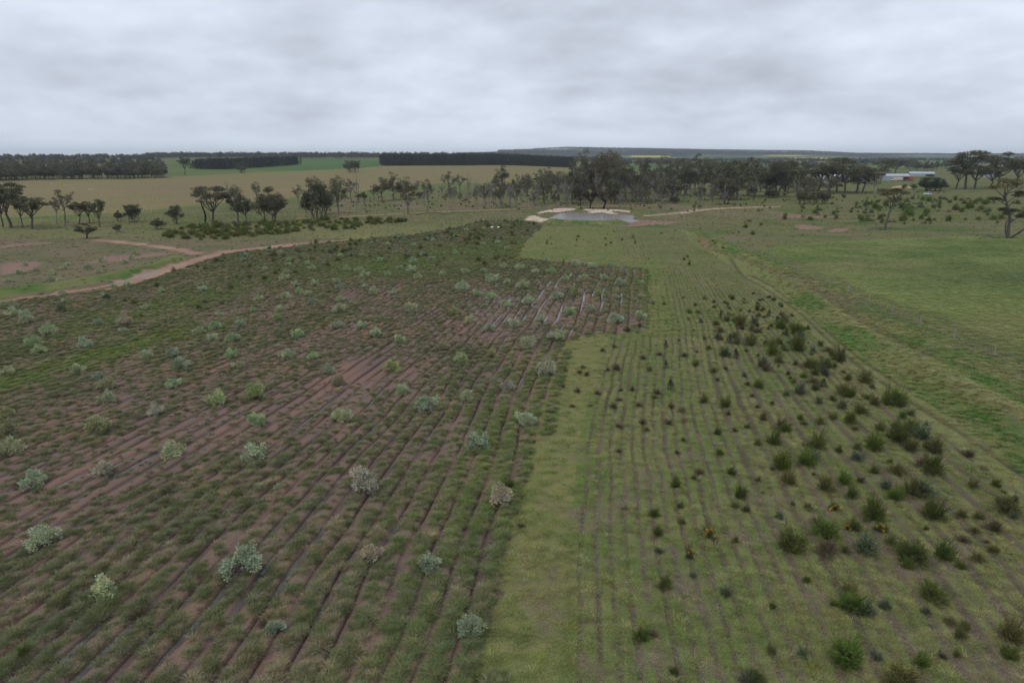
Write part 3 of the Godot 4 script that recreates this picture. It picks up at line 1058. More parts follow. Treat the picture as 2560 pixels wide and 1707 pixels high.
func relief(x: float, z: float) -> float:
	# everything but the plough rows
	var p := Vector2(x, z)
	var h := 0.0
	if z < 360.0:
		if x > 34.0 and x < 66.0 and z < 225.0:
			h += 1.25 * bump(pdist(L_CREST, p), 2.1)
			h -= 0.5 * bump(pdist(L_DITCH, p), 1.4)
		if x < -8.0 and z > 95.0 and z < 280.0 and x > -130.0:
			var d := pdist(L_CHAN, p)
			var hw := chan_half(z, x)
			h -= 0.4 * clampf(1.6 - d / hw, 0.0, 1.0)
			if z < 190.0:
				h += 1.0 * bump(pdist(L_BANK, p), 2.0) * clampf((d - hw * 0.6) / 1.5, 0.0, 1.0)
		if z > 236.0 and x > -20.0 and x < 130.0:
			if inside("pond", P_POND, p):
				h -= 0.12 + 0.5 * clampf(edge_dist(P_POND, p) / 3.0, 0.0, 1.0)
			else:
				if inside("mound", P_MOUND, p):
					h += 0.6 * clampf(edge_dist(P_MOUND, p) / 2.5, 0.0, 1.0)
				if inside("sand", P_SAND, p):
					h += 0.4 * clampf(edge_dist(P_SAND, p) / 3.0, 0.0, 1.0)
				if inside("sand2", P_SAND2, p):
					h += 0.35 * clampf(edge_dist(P_SAND2, p) / 3.0, 0.0, 1.0)
				if inside("sand3", P_SAND3, p):
					h += 0.2 * clampf(edge_dist(P_SAND3, p) / 3.0, 0.0, 1.0)
				var dc := pdist(L_CHAN3, p)
				h -= 0.3 * clampf(1.5 - dc / 2.5, 0.0, 1.0)
		if x > 30.0:
			h += 0.05 * n_fine.get_noise_2d(x * 0.5, z * 0.5)
	if z > 350.0:
		var a := x / z
		h += n_big.get_noise_2d(x * 0.3, z * 0.3) * 1.2 * smoothstep(350.0, 700.0, z)
		h += 14.0 * smoothstep(900.0, 2100.0, z) * (1.0 - smoothstep(-0.04, 0.10, a))
		if z > 3600.0:
			var t := smoothstep(3600.0, 8200.0, z)
			h = lerpf(h, lut(CREST_A, CREST_H, a) + n_big.get_noise_2d(x * 0.03, 9.0) * 7.0 * t, t)
			h -= 60.0 * smoothstep(8400.0, 13000.0, z)
	return h

func furrow(s: float, z: float) -> float:
	# ridge and slit profile across one plough row
	var p := fposmod(s / ROW, 1.0)
	var k := 0.75 + 0.5 * n_mid.get_noise_2d(s * 3.0, z * 0.7)
	if p < 0.055 or p > 0.965:
		return -0.26 * clampf(0.7 + n_mid.get_noise_2d(s * 5.0, z * 1.3) * 1.3, 0.12, 1.1)
	if p < 0.27:
		return -0.03
	return k * 0.2 * pow(sin((p - 0.27) / 0.695 * PI), 0.7) - 0.02

func ground_y(x: float, z: float) -> float:
	var h := relief(x, z)
	if z < 272.0 and inside("left", P_LEFT, Vector2(x, z)):
		h += maxf(furrow(s_of(x, z), z), -0.04)
	return h

func at(x: float, z: float, sink := 0.0) -> Vector3:
	return Vector3(x, ground_y(x, z) - sink, -z)

func seg_gauss(p: Vector2, a: Vector2, b: Vector2, w: float) -> float:
	var q := Geometry2D.get_closest_point_to_segment(p, a, b)
	return bump(q.distance_to(p), w)

func bareness(p: Vector2) -> float:
	var v := 0.0
	if p.y < 150.0:
		v += 0.85 * seg_gauss(p, Vector2(-40, 41), Vector2(-17, 72), 7.0)
		v += 0.35 * seg_gauss(p, Vector2(-17, 72), Vector2(-5, 100), 5.0)
		v += 0.45 * seg_gauss(p, Vector2(-2, 104), Vector2(3, 128), 8.0)
		v += 0.4 * seg_gauss(p, Vector2(-27, 88), Vector2(-14, 104), 4.0)
		v += 0.3 * seg_gauss(p, Vector2(-24, 27), Vector2(-14, 40), 7.0)
		v += 0.25 * seg_gauss(p, Vector2(-52, 52), Vector2(-40, 66), 6.0)
	v += 0.3 * seg_gauss(p, Vector2(-40, 122), Vector2(-20, 118), 12.0)
	return v

func lushness(p: Vector2) -> float:
	var v := 0.0
	v += 0.9 * seg_gauss(p, Vector2(-58, 66), Vector2(-45, 96), 4.0)
	v += 0.6 * seg_gauss(p, Vector2(-62, 98), Vector2(-54, 120), 8.0)
	v += 0.65 * seg_gauss(p, Vector2(-30, 150), Vector2(5, 190), 16.0)
	v += 0.4 * seg_gauss(p, Vector2(-2, 44), Vector2(4, 80), 5.0)
	v += 0.35 * seg_gauss(p, Vector2(-6, 27), Vector2(-3, 60), 4.5)
	v += 0.5 * seg_gauss(p, Vector2(20, 96), Vector2(26, 146), 5.0)
	return v

func cover(x: float, z: float) -> float:
	var p := Vector2(x, z)
	var c := 0.80 + 0.36 * n_mid.get_noise_2d(x * 1.7, z * 0.4) + 0.2 * n_big.get_noise_2d(x * 2.0, z * 2.0)
	return clampf(c + 0.22 * smoothstep(115.0, 150.0, z) + 0.16 * smoothstep(70.0, 45.0, z) - 0.62 * bareness(p) + 0.2 * lushness(p) + 0.3 * n_fine.get_noise_2d(x * 0.5, z * 0.5), 0.06, 1.0)

func mix3(a: Color, b: Color, t: float) -> Color:
	return a.lerp(b, clampf(t, 0.0, 1.0))

const SOIL := Color(0.212, 0.147, 0.126)
const SOIL_RED := Color(0.250, 0.152, 0.120)
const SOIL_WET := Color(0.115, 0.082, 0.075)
const GREEN := Color(0.105, 0.150, 0.042)
const OLIVE := Color(0.170, 0.187, 0.070)
const STRAW := Color(0.27, 0.215, 0.14)
const DULL := Color(0.155, 0.135, 0.085)
const SANDY := Color(0.60, 0.50, 0.41)

func region_of(x: float, z: float) -> int:
	var p := Vector2(x, z)
	if z < 340.0:
		if x > -20.0 and x < 140.0 and z > 236.0:
			if inside("sand", P_SAND, p) or inside("sand2", P_SAND2, p) or inside("sand3", P_SAND3, p):
				return SAND
			if inside("mound", P_MOUND, p):
				return BANK
			if inside("pond", P_POND, p) or inside("tail", P_TAIL, p):
				return MUD
			if pdist(L_CHAN3, p) < 3.0 + n_mid.get_noise_2d(x, z) * 1.2:
				return CHANNEL
		if x < -8.0 and z > 95.0 and z < 280.0:
			var d := pdist(L_CHAN, p)
			if d < chan_half(z, x) + n_mid.get_noise_2d(x * 2.0, z * 2.0) * 1.1:
				return CHANNEL
			if z > 150.0 and pdist(L_CHAN2, p) < 1.6 + n_mid.get_noise_2d(x * 2.0, z * 2.0) * 1.4:
				return CHANNEL
			if z < 185.0 and pdist(L_BANK, p) < 3.0:
				return BANK
		var pj := p + Vector2(n_fine.get_noise_2d(x * 0.7, z * 0.7), n_fine.get_noise_2d(x * 0.7 + 50.0, z * 0.7)) * (1.1 if z < 100.0 else 2.0)
		if inside("left", P_LEFT, pj):
			return FURROWED
		if inside("mown", P_MOWN, pj):
			return MOWN
		if x > 34.0 and x < 62.0 and z < 225.0:
			return BANK
		if inside("paddock", P_FIELD_RIGHT, p):
			return PADDOCK
		if inside("pa", P_PINK_A, p) or inside("pb", P_PINK_B, p) or inside("pc", P_PINK_C, p) or inside("pd", P_PINK_D, p) or inside("pe", P_PINK_E, p) or inside("pf", P_PINK_F, p):
			return MUD
		if inside("brown", P_BROWN, p):
			return STUBBLE
		return GROUND
	if z > 3600.0:
		return HILL
	if inside("brown", P_BROWN, p):
		return STUBBLE
	var a := x / z
	if z > 900.0 and a > -0.5 and a < 0.0 and z < 2300.0 and a > -0.5 + (z - 900.0) * 0.00005:
		return CROP
	if z > 1250.0 and a >= 0.14:
		return CROP
	return GROUND

func colour_of(region: int, x: float, z: float, s: float) -> Color:
	var big := n_big.get_noise_2d(x, z)
	var mid := n_mid.get_noise_2d(x, z)
	var fine := n_fine.get_noise_2d(x, z)
	var p := Vector2(x, z)
	match region:
		FURROWED:
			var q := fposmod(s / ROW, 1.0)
			var cv := cover(x, z)
			var streak := n_mid.get_noise_2d(s * 4.0, z * 0.8)
			var soil := mix3(SOIL, SOIL_RED, 0.5 + mid + fine * 0.4)
			soil = mix3(soil, Color(0.175, 0.13, 0.112), 0.4 + streak)
			var lush := lushness(p)
			var mat := mix3(DULL, GREEN, lush * 0.7 + 0.12 + mid * 0.7)
			var c := mix3(soil, mat, (cv - 0.5 + fine * 0.35) * 1.3 * clampf(1.6 - absf(q - 0.63) / 0.24, 0.25, 1.0))
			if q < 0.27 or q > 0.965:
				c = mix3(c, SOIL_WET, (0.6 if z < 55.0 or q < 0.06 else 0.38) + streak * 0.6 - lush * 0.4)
			return c
		MOWN:
			var c2 := mix3(OLIVE, Color(0.13, 0.18, 0.055), 0.45 + big * 0.6 + mid * 0.7 + fine * 0.7)
			c2 = mix3(c2, Color(0.215, 0.215, 0.09), 0.12 + fine * 1.0 - mid * 0.6)
			c2 = mix3(c2, Color(0.13, 0.105, 0.068), n_fine.get_noise_2d(x * 2.3 + 40.0, z * 1.6) * 1.5 + 0.05)
			var r := right_row(x, z)
			if r < -10.0 and z < 100.0:
				c2 = mix3(c2, Color(0.225, 0.21, 0.09), 0.5 + mid * 0.6)
			if r > -9.6 and r < 22.6 and not (z > 90.0 and z < 164.0 and r < -1.0):
				var q2 := absf(r - roundf(r))
				var id := roundf(r)
				var strength := 0.95 + n_mid.get_noise_2d(id * 31.0, z * 1.2) * 0.9
				if z > 150.0:
					strength *= 0.8
				var even := int(id) % 2 == 0
				var wide := 0.17 if even else 0.12
				if r > 3.0 and z < 92.0:
					wide = 0.30 if even else 0.13
					strength *= 1.0 if even else 0.6
				var line := clampf(1.5 - (q2 + fine * 0.05) / wide, 0.0, 1.0) * clampf(strength, 0.0, 1.0)
				c2 = mix3(c2, mix3(Color(0.150, 0.115, 0.095), Color(0.085, 0.070, 0.052), 0.5 + n_mid.get_noise_2d(id * 17.0, z * 0.6)), line * 0.92)
				c2 = mix3(c2, GREEN, clampf(1.0 - absf(q2 - 0.4) / 0.13, 0.0, 1.0) * 0.4 * (0.4 + mid))
			if x > 34.0:
				var da := pdist(L_TRACK_A, p)
				var db := pdist(L_TRACK_B, p)
				if r > 22.0:
					c2 = mix3(c2, Color(0.205, 0.215, 0.09), 0.65 + fine * 0.4)
				c2 = mix3(c2, Color(0.085, 0.07, 0.048), 0.8 * (bump(da, 0.32) + bump(db, 0.32)))
			if z < 60.0:
				var dead := n_mid.get_noise_2d(x * 2.2 + 90.0, z * 2.2)
				c2 = mix3(c2, Color(0.17, 0.135, 0.10), (dead - 0.16) * 2.0 * clampf((62.0 - z) / 25.0, 0, 1))
			return c2
		PADDOCK:
			var c3 := mix3(Color(0.170, 0.200, 0.072), Color(0.075, 0.125, 0.040), 0.22 + big * 1.2 + mid * 0.5 + fine * 0.3)
			c3 = mix3(c3, Color(0.205, 0.19, 0.10), 0.05 + n_big.get_noise_2d(x * 1.7 + 300.0, z * 1.7) * 1.2 + fine * 0.5)
			c3 = mix3(c3, Color(0.070, 0.115, 0.040), 0.75 * bump((x - 104.0) / 1.9, 14.0) * bump(z - 136.0, 20.0) + mid * 0.2)
			if x < 66.0 + mid * 2.0 and x > 61.5:
				c3 = mix3(c3, Color(0.125, 0.135, 0.06), 0.6)
			return c3
		BANK:
			var c4 := mix3(Color(0.180, 0.195, 0.075), Color(0.080, 0.155, 0.038), 0.5 + n_mid.get_noise_2d(x * 1.6, z * 0.7) * 1.8 + big * 0.4)
			c4 = mix3(c4, Color(0.20, 0.18, 0.10), 0.1 + fine * 0.8)
			if x > 34.0 and z < 225.0:
				var dd := pdist(L_DITCH, p)
				c4 = mix3(c4, Color(0.175, 0.115, 0.075), bump(dd, 1.7) * (0.8 + fine * 0.6))
				if z > 150.0:
					c4 = mix3(c4, Color(0.34, 0.22, 0.15), bump(dd, 1.0) * (0.5 + fine))
				var dcr := pdist(L_CREST, p)
				c4 = mix3(c4, Color(0.24, 0.235, 0.115), bump(dcr, 0.8) * 0.6)
				if x > 52.0 and z < 150.0:
					c4 = mix3(c4, Color(0.16, 0.15, 0.085), 0.35 + mid)
			return c4
		CHANNEL:
			var c5 := mix3(Color(0.34, 0.20, 0.15), Color(0.43, 0.28, 0.215), 0.5 + mid + fine * 0.5)
			if z > 240.0:
				c5 = mix3(Color(0.40, 0.28, 0.20), Color(0.48, 0.38, 0.28), 0.5 + mid)
			return mix3(c5, Color(0.20, 0.15, 0.13), fine * 1.2)
		SAND:
			return mix3(SANDY, Color(0.42, 0.31, 0.23), 0.15 + fine * 0.9 + mid * 0.8)
		MUD:
			return mix3(Color(0.30, 0.19, 0.155), Color(0.17, 0.13, 0.10), 0.3 + fine * 0.9)
		STUBBLE:
			var edge := 0.0
			if z < 620.0 and inside("edge", P_GREEN_EDGE, p):
				edge = 0.75 + mid
			var c6 := mix3(Color(0.245, 0.195, 0.105), Color(0.20, 0.19, 0.09), 0.5 + big * 0.9 + n_big.get_noise_2d(x * 0.4, z * 1.6) * 0.8)
			c6 = mix3(c6, Color(0.225, 0.17, 0.11), 0.2 + n_big.get_noise_2d(x * 0.6 + 50.0, z * 0.5))
			if z > 560.0:
				c6 = mix3(c6, Color(0.205, 0.185, 0.085), smoothstep(560.0, 800.0, z) * 0.6)
			return mix3(c6, Color(0.10, 0.155, 0.045), edge)
		CROP:
			var c7 := mix3(Color(0.075, 0.145, 0.048), Color(0.14, 0.17, 0.065), 0.25 + n_big.get_noise_2d(x * 0.25, z * 0.12) * 1.2)
			if x > 0.0 and n_big.get_noise_2d(x * 0.12 + 70.0, z * 0.08) > 0.12:
				c7 = Color(0.20, 0.155, 0.085)
			return c7
		HILL:
			var c8 := Color(0.030, 0.036, 0.028)
			var field := n_big.get_noise_2d(x * 0.05 + 15.0, z * 0.035)
			if field > 0.12 or x / z < -0.02 and field > -0.1:
				c8 = Color(0.095, 0.145, 0.05)
			var a8 := x / z
			if (a8 > 0.168 and a8 < 0.222 and z > 4700.0 and z < 5150.0) or (a8 > 0.40 and a8 < 0.455 and z > 4300.0 and z < 4700.0) or (a8 > 0.36 and a8 < 0.41 and z > 5300.0 and z < 5600.0):
				c8 = Color(0.55, 0.46, 0.10)
			return c8
	# rough pasture
	var c9 := mix3(Color(0.15, 0.155, 0.065), Color(0.085, 0.13, 0.04), 0.35 + mid * 1.0 + big * 0.8)
	c9 = mix3(c9, Color(0.19, 0.155, 0.10), 0.12 + n_mid.get_noise_2d(x * 0.5 + 40.0, z * 1.4) * 1.1 + fine * 0.3)
	if x < -52.0 and z > 118.0 and z < 205.0:
		c9 = mix3(c9, mix3(SOIL, DULL, 0.55 + mid), 0.55 + fine * 0.4)
	if x < 0.0 and z > 205.0 and z < 255.0:
		c9 = mix3(c9, Color(0.20, 0.195, 0.085), 0.4 + big)
	if z > 255.0 and z < 520.0:
		if x < 120.0:
			var tr := pdist(L_TRACK, p)
			c9 = mix3(c9, Color(0.40, 0.28, 0.18), bump(tr, 1.6))
			c9 = mix3(c9, Color(0.21, 0.16, 0.12), clampf(0.35 + n_mid.get_noise_2d(x * 0.7, z * 0.35) * 1.4, 0.0, 0.8) * bump(z - 340.0 + x * 0.25, 60.0))
	return c9

func build_ground() -> void:
	# near sheet: columns follow the plough rows so that ridges and slits stay clean
	var ss := PackedFloat32Array()
	var x := -430.0
	while x < -136.5:
		ss.append(x)
		x += 1.2
	var k := int(floor(-136.0 / ROW))
	while k * ROW < 13.5:
		for q in ([0.0, 0.05, 0.07, 0.16, 0.265, 0.36, 0.5, 0.66, 0.82, 0.93, 0.97] if k * ROW > -64.0 else [0.0, 0.06, 0.265, 0.5, 0.75, 0.96]):
			ss.append((k + q) * ROW)
		k += 1
	x = ss[ss.size() - 1] + 0.17
	while x < 42.0:
		ss.append(x)
		x += 0.17
	while x < 62.0:
		ss.append(x)
		x += 0.3
	while x < 200.0:
		ss.append(x)
		x += 0.9
	var zz := PackedFloat32Array()
	var z := 20.0
	while z < 246.0:
		zz.append(z)
		z += 0.36 if z < 60.0 else lerpf(0.4, 1.15, (z - 60.0) / 186.0)
	zz.append(246.0)
	sheet("near", ss, zz, true)
	# far sheet, out to the hills
	var xs := PackedFloat32Array()
	x = -215.0
	while x <= 215.0:
		xs.append(x)
		x += 1.1
	var st := 1.3
	while x < 15000.0:
		xs.append(x)
		x += st
		st *= 1.055
	st = 1.3
	x = -216.3
	while x > -15000.0:
		xs.append(x)
		x -= st
		st *= 1.055
	xs.sort()
	var zf := PackedFloat32Array()
	z = 245.9
	while z < 345.0:
		zf.append(z)
		z += 0.9
	st = 1.0
	while z < 14000.0:
		zf.append(z)
		z += st
		st = minf(st * 1.022, 160.0)
	zf.append(14000.0)
	sheet("far", xs, zf, false)

var region_parts := {}

func sheet(which: String, ss: PackedFloat32Array, zz: PackedFloat32Array, rows: bool) -> void:
	var w := ss.size()
	var h := zz.size()
	var vs := PackedVector3Array()
	vs.resize(w * h)
	var cs := PackedColorArray()
	cs.resize(w * h)
	var rs := PackedByteArray()
	rs.resize(w * h)
	for j in h:
		var z := zz[j]
		for i in w:
			var s := ss[i]
			var x := x_of(s, z) if rows else s
			var r := region_of(x, z)
			var y := relief(x, z)
			if r == FURROWED:
				y += furrow(s, z)
			elif r == MOWN and z < 150.0:
				var rr := right_row(x, z)
				if rr > -9.6 and rr < 22.6:
					y -= 0.14 * clampf(1.5 - absf(rr - roundf(rr) + 0.05) / 0.11, 0.0, 1.0)
				if x > 34.0:
					var p := Vector2(x, z)
					y -= 0.13 * (bump(pdist(L_TRACK_A, p), 0.34) + bump(pdist(L_TRACK_B, p), 0.34))
			var o := j * w + i
			vs[o] = Vector3(x, y, -z)
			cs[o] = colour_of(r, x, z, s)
			rs[o] = r
	# smooth normals by finite differences
	var ns := PackedVector3Array()
	ns.resize(w * h)
	for j in h:
		for i in w:
			var o := j * w + i
			var a := vs[o + 1 if i < w - 1 else o] - vs[o - 1 if i > 0 else o]
			var b := vs[o + w if j < h - 1 else o] - vs[o - w if j > 0 else o]
			ns[o] = a.cross(b).normalized()
	# one piece of the setting for every kind of ground
	var parts := {}
	var maps := {}
	for j in h - 1:
		for i in w - 1:
			var o := j * w + i
			var r := rs[o]
			if not parts.has(r):
				parts[r] = [PackedVector3Array(), PackedVector3Array(), PackedColorArray(), PackedInt32Array()]
				var mm := PackedInt32Array()
				mm.resize(w * h)
				mm.fill(-1)
				maps[r] = mm
			var q: Array = parts[r]
			var m: PackedInt32Array = maps[r]
			for c in [o, o + w, o + w + 1, o, o + w + 1, o + 1]:
				if m[c] < 0:
					m[c] = q[0].size()
					q[0].append(vs[c])
					q[1].append(ns[c])
					q[2].append(cs[c])
				q[3].append(m[c])
			maps[r] = m
	for r in parts:
		var q: Array = parts[r]
		var arr := []
		arr.resize(Mesh.ARRAY_MAX)
		arr[Mesh.ARRAY_VERTEX] = q[0]
		arr[Mesh.ARRAY_NORMAL] = q[1]
		arr[Mesh.ARRAY_COLOR] = q[2]
		arr[Mesh.ARRAY_INDEX] = q[3]
		var m := ArrayMesh.new()
		m.add_surface_from_arrays(Mesh.PRIMITIVE_TRIANGLES, arr)
		var o := mesh_node(REGION_NAMES[r], m, M.earth if which == "near" else M.far_earth)
		tag(o, REGION_LABELS[r], "", "", "structure")

# ------------------------------------------------------------------ water
func flat_water(called: String, l: PackedVector2Array, y: float, mat: Material, label: String) -> void:
	var t := Geometry2D.triangulate_polygon(l)
	var s := Soup.new()
	for i in range(0, t.size(), 3):
		var a := l[t[i]]
		var b := l[t[i + 1]]
		var c := l[t[i + 2]]
		s.tri(Vector3(a.x, y, -a.y), Vector3(b.x, y, -b.y), Vector3(c.x, y, -c.y), Vector3.UP, Color(1, 1, 1))
	tag(mesh_node(called, s.mesh(), mat), label, "", "", "structure")

func wet(x: float, z: float) -> float:
	var p := Vector2(x, z)
	var v := -0.42
	v += 1.0 * seg_gauss(p, Vector2(-3, 106), Vector2(4, 132), 8.5)
	v += 0.6 * seg_gauss(p, Vector2(8, 104), Vector2(17, 128), 6.5)
	v += 0.5 * seg_gauss(p, Vector2(-24, 27), Vector2(-13, 37), 6.5)
	v += 0.2 * seg_gauss(p, Vector2(-20, 40), Vector2(-10, 66), 5.0)
	v += 0.55 * seg_gauss(p, Vector2(-28, 92), Vector2(-22, 98), 3.0)
	v += 0.4 * seg_gauss(p, Vector2(-13, 66), Vector2(-3, 104), 4.0)
	v += 0.35 * seg_gauss(p, Vector2(-38, 42), Vector2(-22, 66), 6.0)
	return v

func build_water() -> void:
	flat_water("pond_water", P_POND, -0.075, M.pond, "grey rippled water of the farm dam")
	# the strip of water in the cut that feeds the dam
	var s0 := Soup.new()
	for i in 3:
		var a := L_CHAN3[i]
		var b := L_CHAN3[i + 1]
		var wa: float = [0.6, 1.9, 2.0, 1.5][i]
		var wb: float = [1.9, 2.0, 1.5, 0.3][i]
		s0.quad(Vector3(a.x, -0.22, -a.y - wa), Vector3(a.x, -0.22, -a.y + wa), Vector3(b.x, -0.22, -b.y + wb), Vector3(b.x, -0.22, -b.y - wb), Vector3.UP, Color(1, 1, 1))
	tag(mesh_node("channel_water", s0.mesh(), M.pond), "shallow water in the sandy cut right of the dam", "", "", "structure")
	var s1 := Soup.new()
	for i in range(2, L_CHAN.size() - 12):
		var a := L_CHAN[i]
		var b := L_CHAN[i + 1]
		var side := (b - a).orthogonal().normalized()
		for q in 4:
			var u0 := a.lerp(b, q / 4.0)
			var u1 := a.lerp(b, (q + 1) / 4.0)
			var w0 := clampf(0.45 + n_mid.get_noise_2d(u0.x, u0.y) * 1.6, 0.0, 1.2)
			var w1 := clampf(0.45 + n_mid.get_noise_2d(u1.x, u1.y) * 1.6, 0.0, 1.2)
			if w0 + w1 > 0.1:
				var c0 := u0 - side * 0.4
				var c1 := u1 - side * 0.4
				s1.quad(Vector3(c0.x + side.x * w0, -0.375, -c0.y - side.y * w0), Vector3(c0.x - side.x * w0, -0.375, -c0.y + side.y * w0), Vector3(c1.x - side.x * w1, -0.375, -c1.y + side.y * w1), Vector3(c1.x + side.x * w1, -0.375, -c1.y - side.y * w1), Vector3.UP, Color(1, 1, 1))
	tag(mesh_node("channel_water", s1.mesh(), M.pond), "thin water lying along the pink earth channel", "", "", "structure")
	# rain standing in the furrows
	var s2 := Soup.new()
	var k := int(floor(-60.0 / ROW))
	while k * ROW < 13.0:
		var z := 22.0
		var pl := 0.0
		var pr := 0.0
		var had := false
		while z < 150.0:
			var st := 0.35 if z < 70.0 else 0.8
			var s := k * ROW
			var x := x_of(s, z)
			var v := wet(x, z) + n_mid.get_noise_2d(s * 9.0, z * 0.8) * 1.0 + n_fine.get_noise_2d(s * 3.0, z * 1.2) * 0.18
			var has := v > 0.0 and inside("left", P_LEFT, Vector2(x, z))
			var wl := 0.10
			var wr := 0.10 + clampf(v * 0.8, 0.03, 0.32)
			if has and had:
				var z0 := z - st
				s2.quad(Vector3(x_of(s + pl, z0), -0.008, -z0), Vector3(x_of(s + pr, z0), -0.008, -z0), Vector3(x_of(s + wr, z), -0.008, -z), Vector3(x_of(s + wl, z), -0.008, -z), Vector3.UP, Color(1, 1, 1))
			pl = wl
			pr = wr
			had = has
			z += st
		k += 1
	tag(mesh_node("furrow_water", s2.mesh(), M.puddle), "rain water standing in the furrows of the saltbush field", "", "", "structure")

# ------------------------------------------------------------------ fence
func build_fence() -> void:
	var f := base("wire_fence", Vector3.ZERO)
	tag(f, "thin wire fence on steel posts along the paddock edge", "fence")
	var a := L_FENCE[0]
	var b := L_FENCE[L_FENCE.size() - 1]
	var tops: Array = []
	var z := 200.0
	var st := Soup.new()
	st.box(Vector3(0, 0.62, 0), Vector3(0.075, 1.5, 0.075))
	st.box(Vector3(0.05, 0.62, 0), Vector3(0.05, 1.48, 0.03))
	var pm := st.mesh()
	while z > 40.0:
		var x := lut([70.0, 95.0, 150.0, 200.0], [60.2, 59.9, 61.3, 62.7], z)
		var o := mesh_node("post", pm, M.steel, f)
		var y := relief(x, z)
		o.position = Vector3(x, y, -z)
		o.rotation.y = rng.randf_range(-0.3, 0.3)
		o.rotation.x = rng.randf_range(-0.04, 0.04)
		tops.append(Vector3(x, y, -z))
		z -= 7.9
	for hgt in [0.35, 0.7, 1.05, 1.25]:
		var w := Soup.new()
		for i in tops.size() - 1:
			w.tube([tops[i] + Vector3(0, hgt, 0), (tops[i] + tops[i + 1]) / 2 + Vector3(0, hgt - 0.03, 0), tops[i + 1] + Vector3(0, hgt, 0)], [0.004, 0.004, 0.004], 3, Color(1, 1, 1))
		mesh_node("wire", w.mesh(), M.steel, f)

# ------------------------------------------------------------------ trees
func limb(s: Soup, a: Vector3, b: Vector3, ra: float, rb: float, sag: float, col: Color, n := 5) -> Array:
	var pts: Array = []
	var rad: Array = []
	var side := rdir() * a.distance_to(b) * 0.07
	for i in n + 1:
		var t := float(i) / n
		var p := a.lerp(b, t) + Vector3.UP * sag * sin(t * PI) + side * sin(t * PI * 1.6)
		pts.append(p)
		rad.append(lerpf(ra, rb, t))
	s.tube(pts, rad, 5, col)
	return pts

func clump(s: Soup, at: Vector3, r: Vector3, count: int, size: float, col: Color) -> void:
	var tone := vary(col, 0.22)
	for i in int(count * 2.1):
		var d := rdir()
		var k := pow(rng.randf(), 0.45)
		if d.y < -0.35:
			d.y *= 0.5
		var p := at + Vector3(d.x * r.x, d.y * r.y, d.z * r.z) * k
		var out := (d + rdir() * 0.9 + Vector3(0, 0.1, 0)).normalized()
		leaf(s, p, out, size * rng.randf_range(0.7, 1.4), size * rng.randf_range(0.45, 0.75), vary(tone, 0.25))

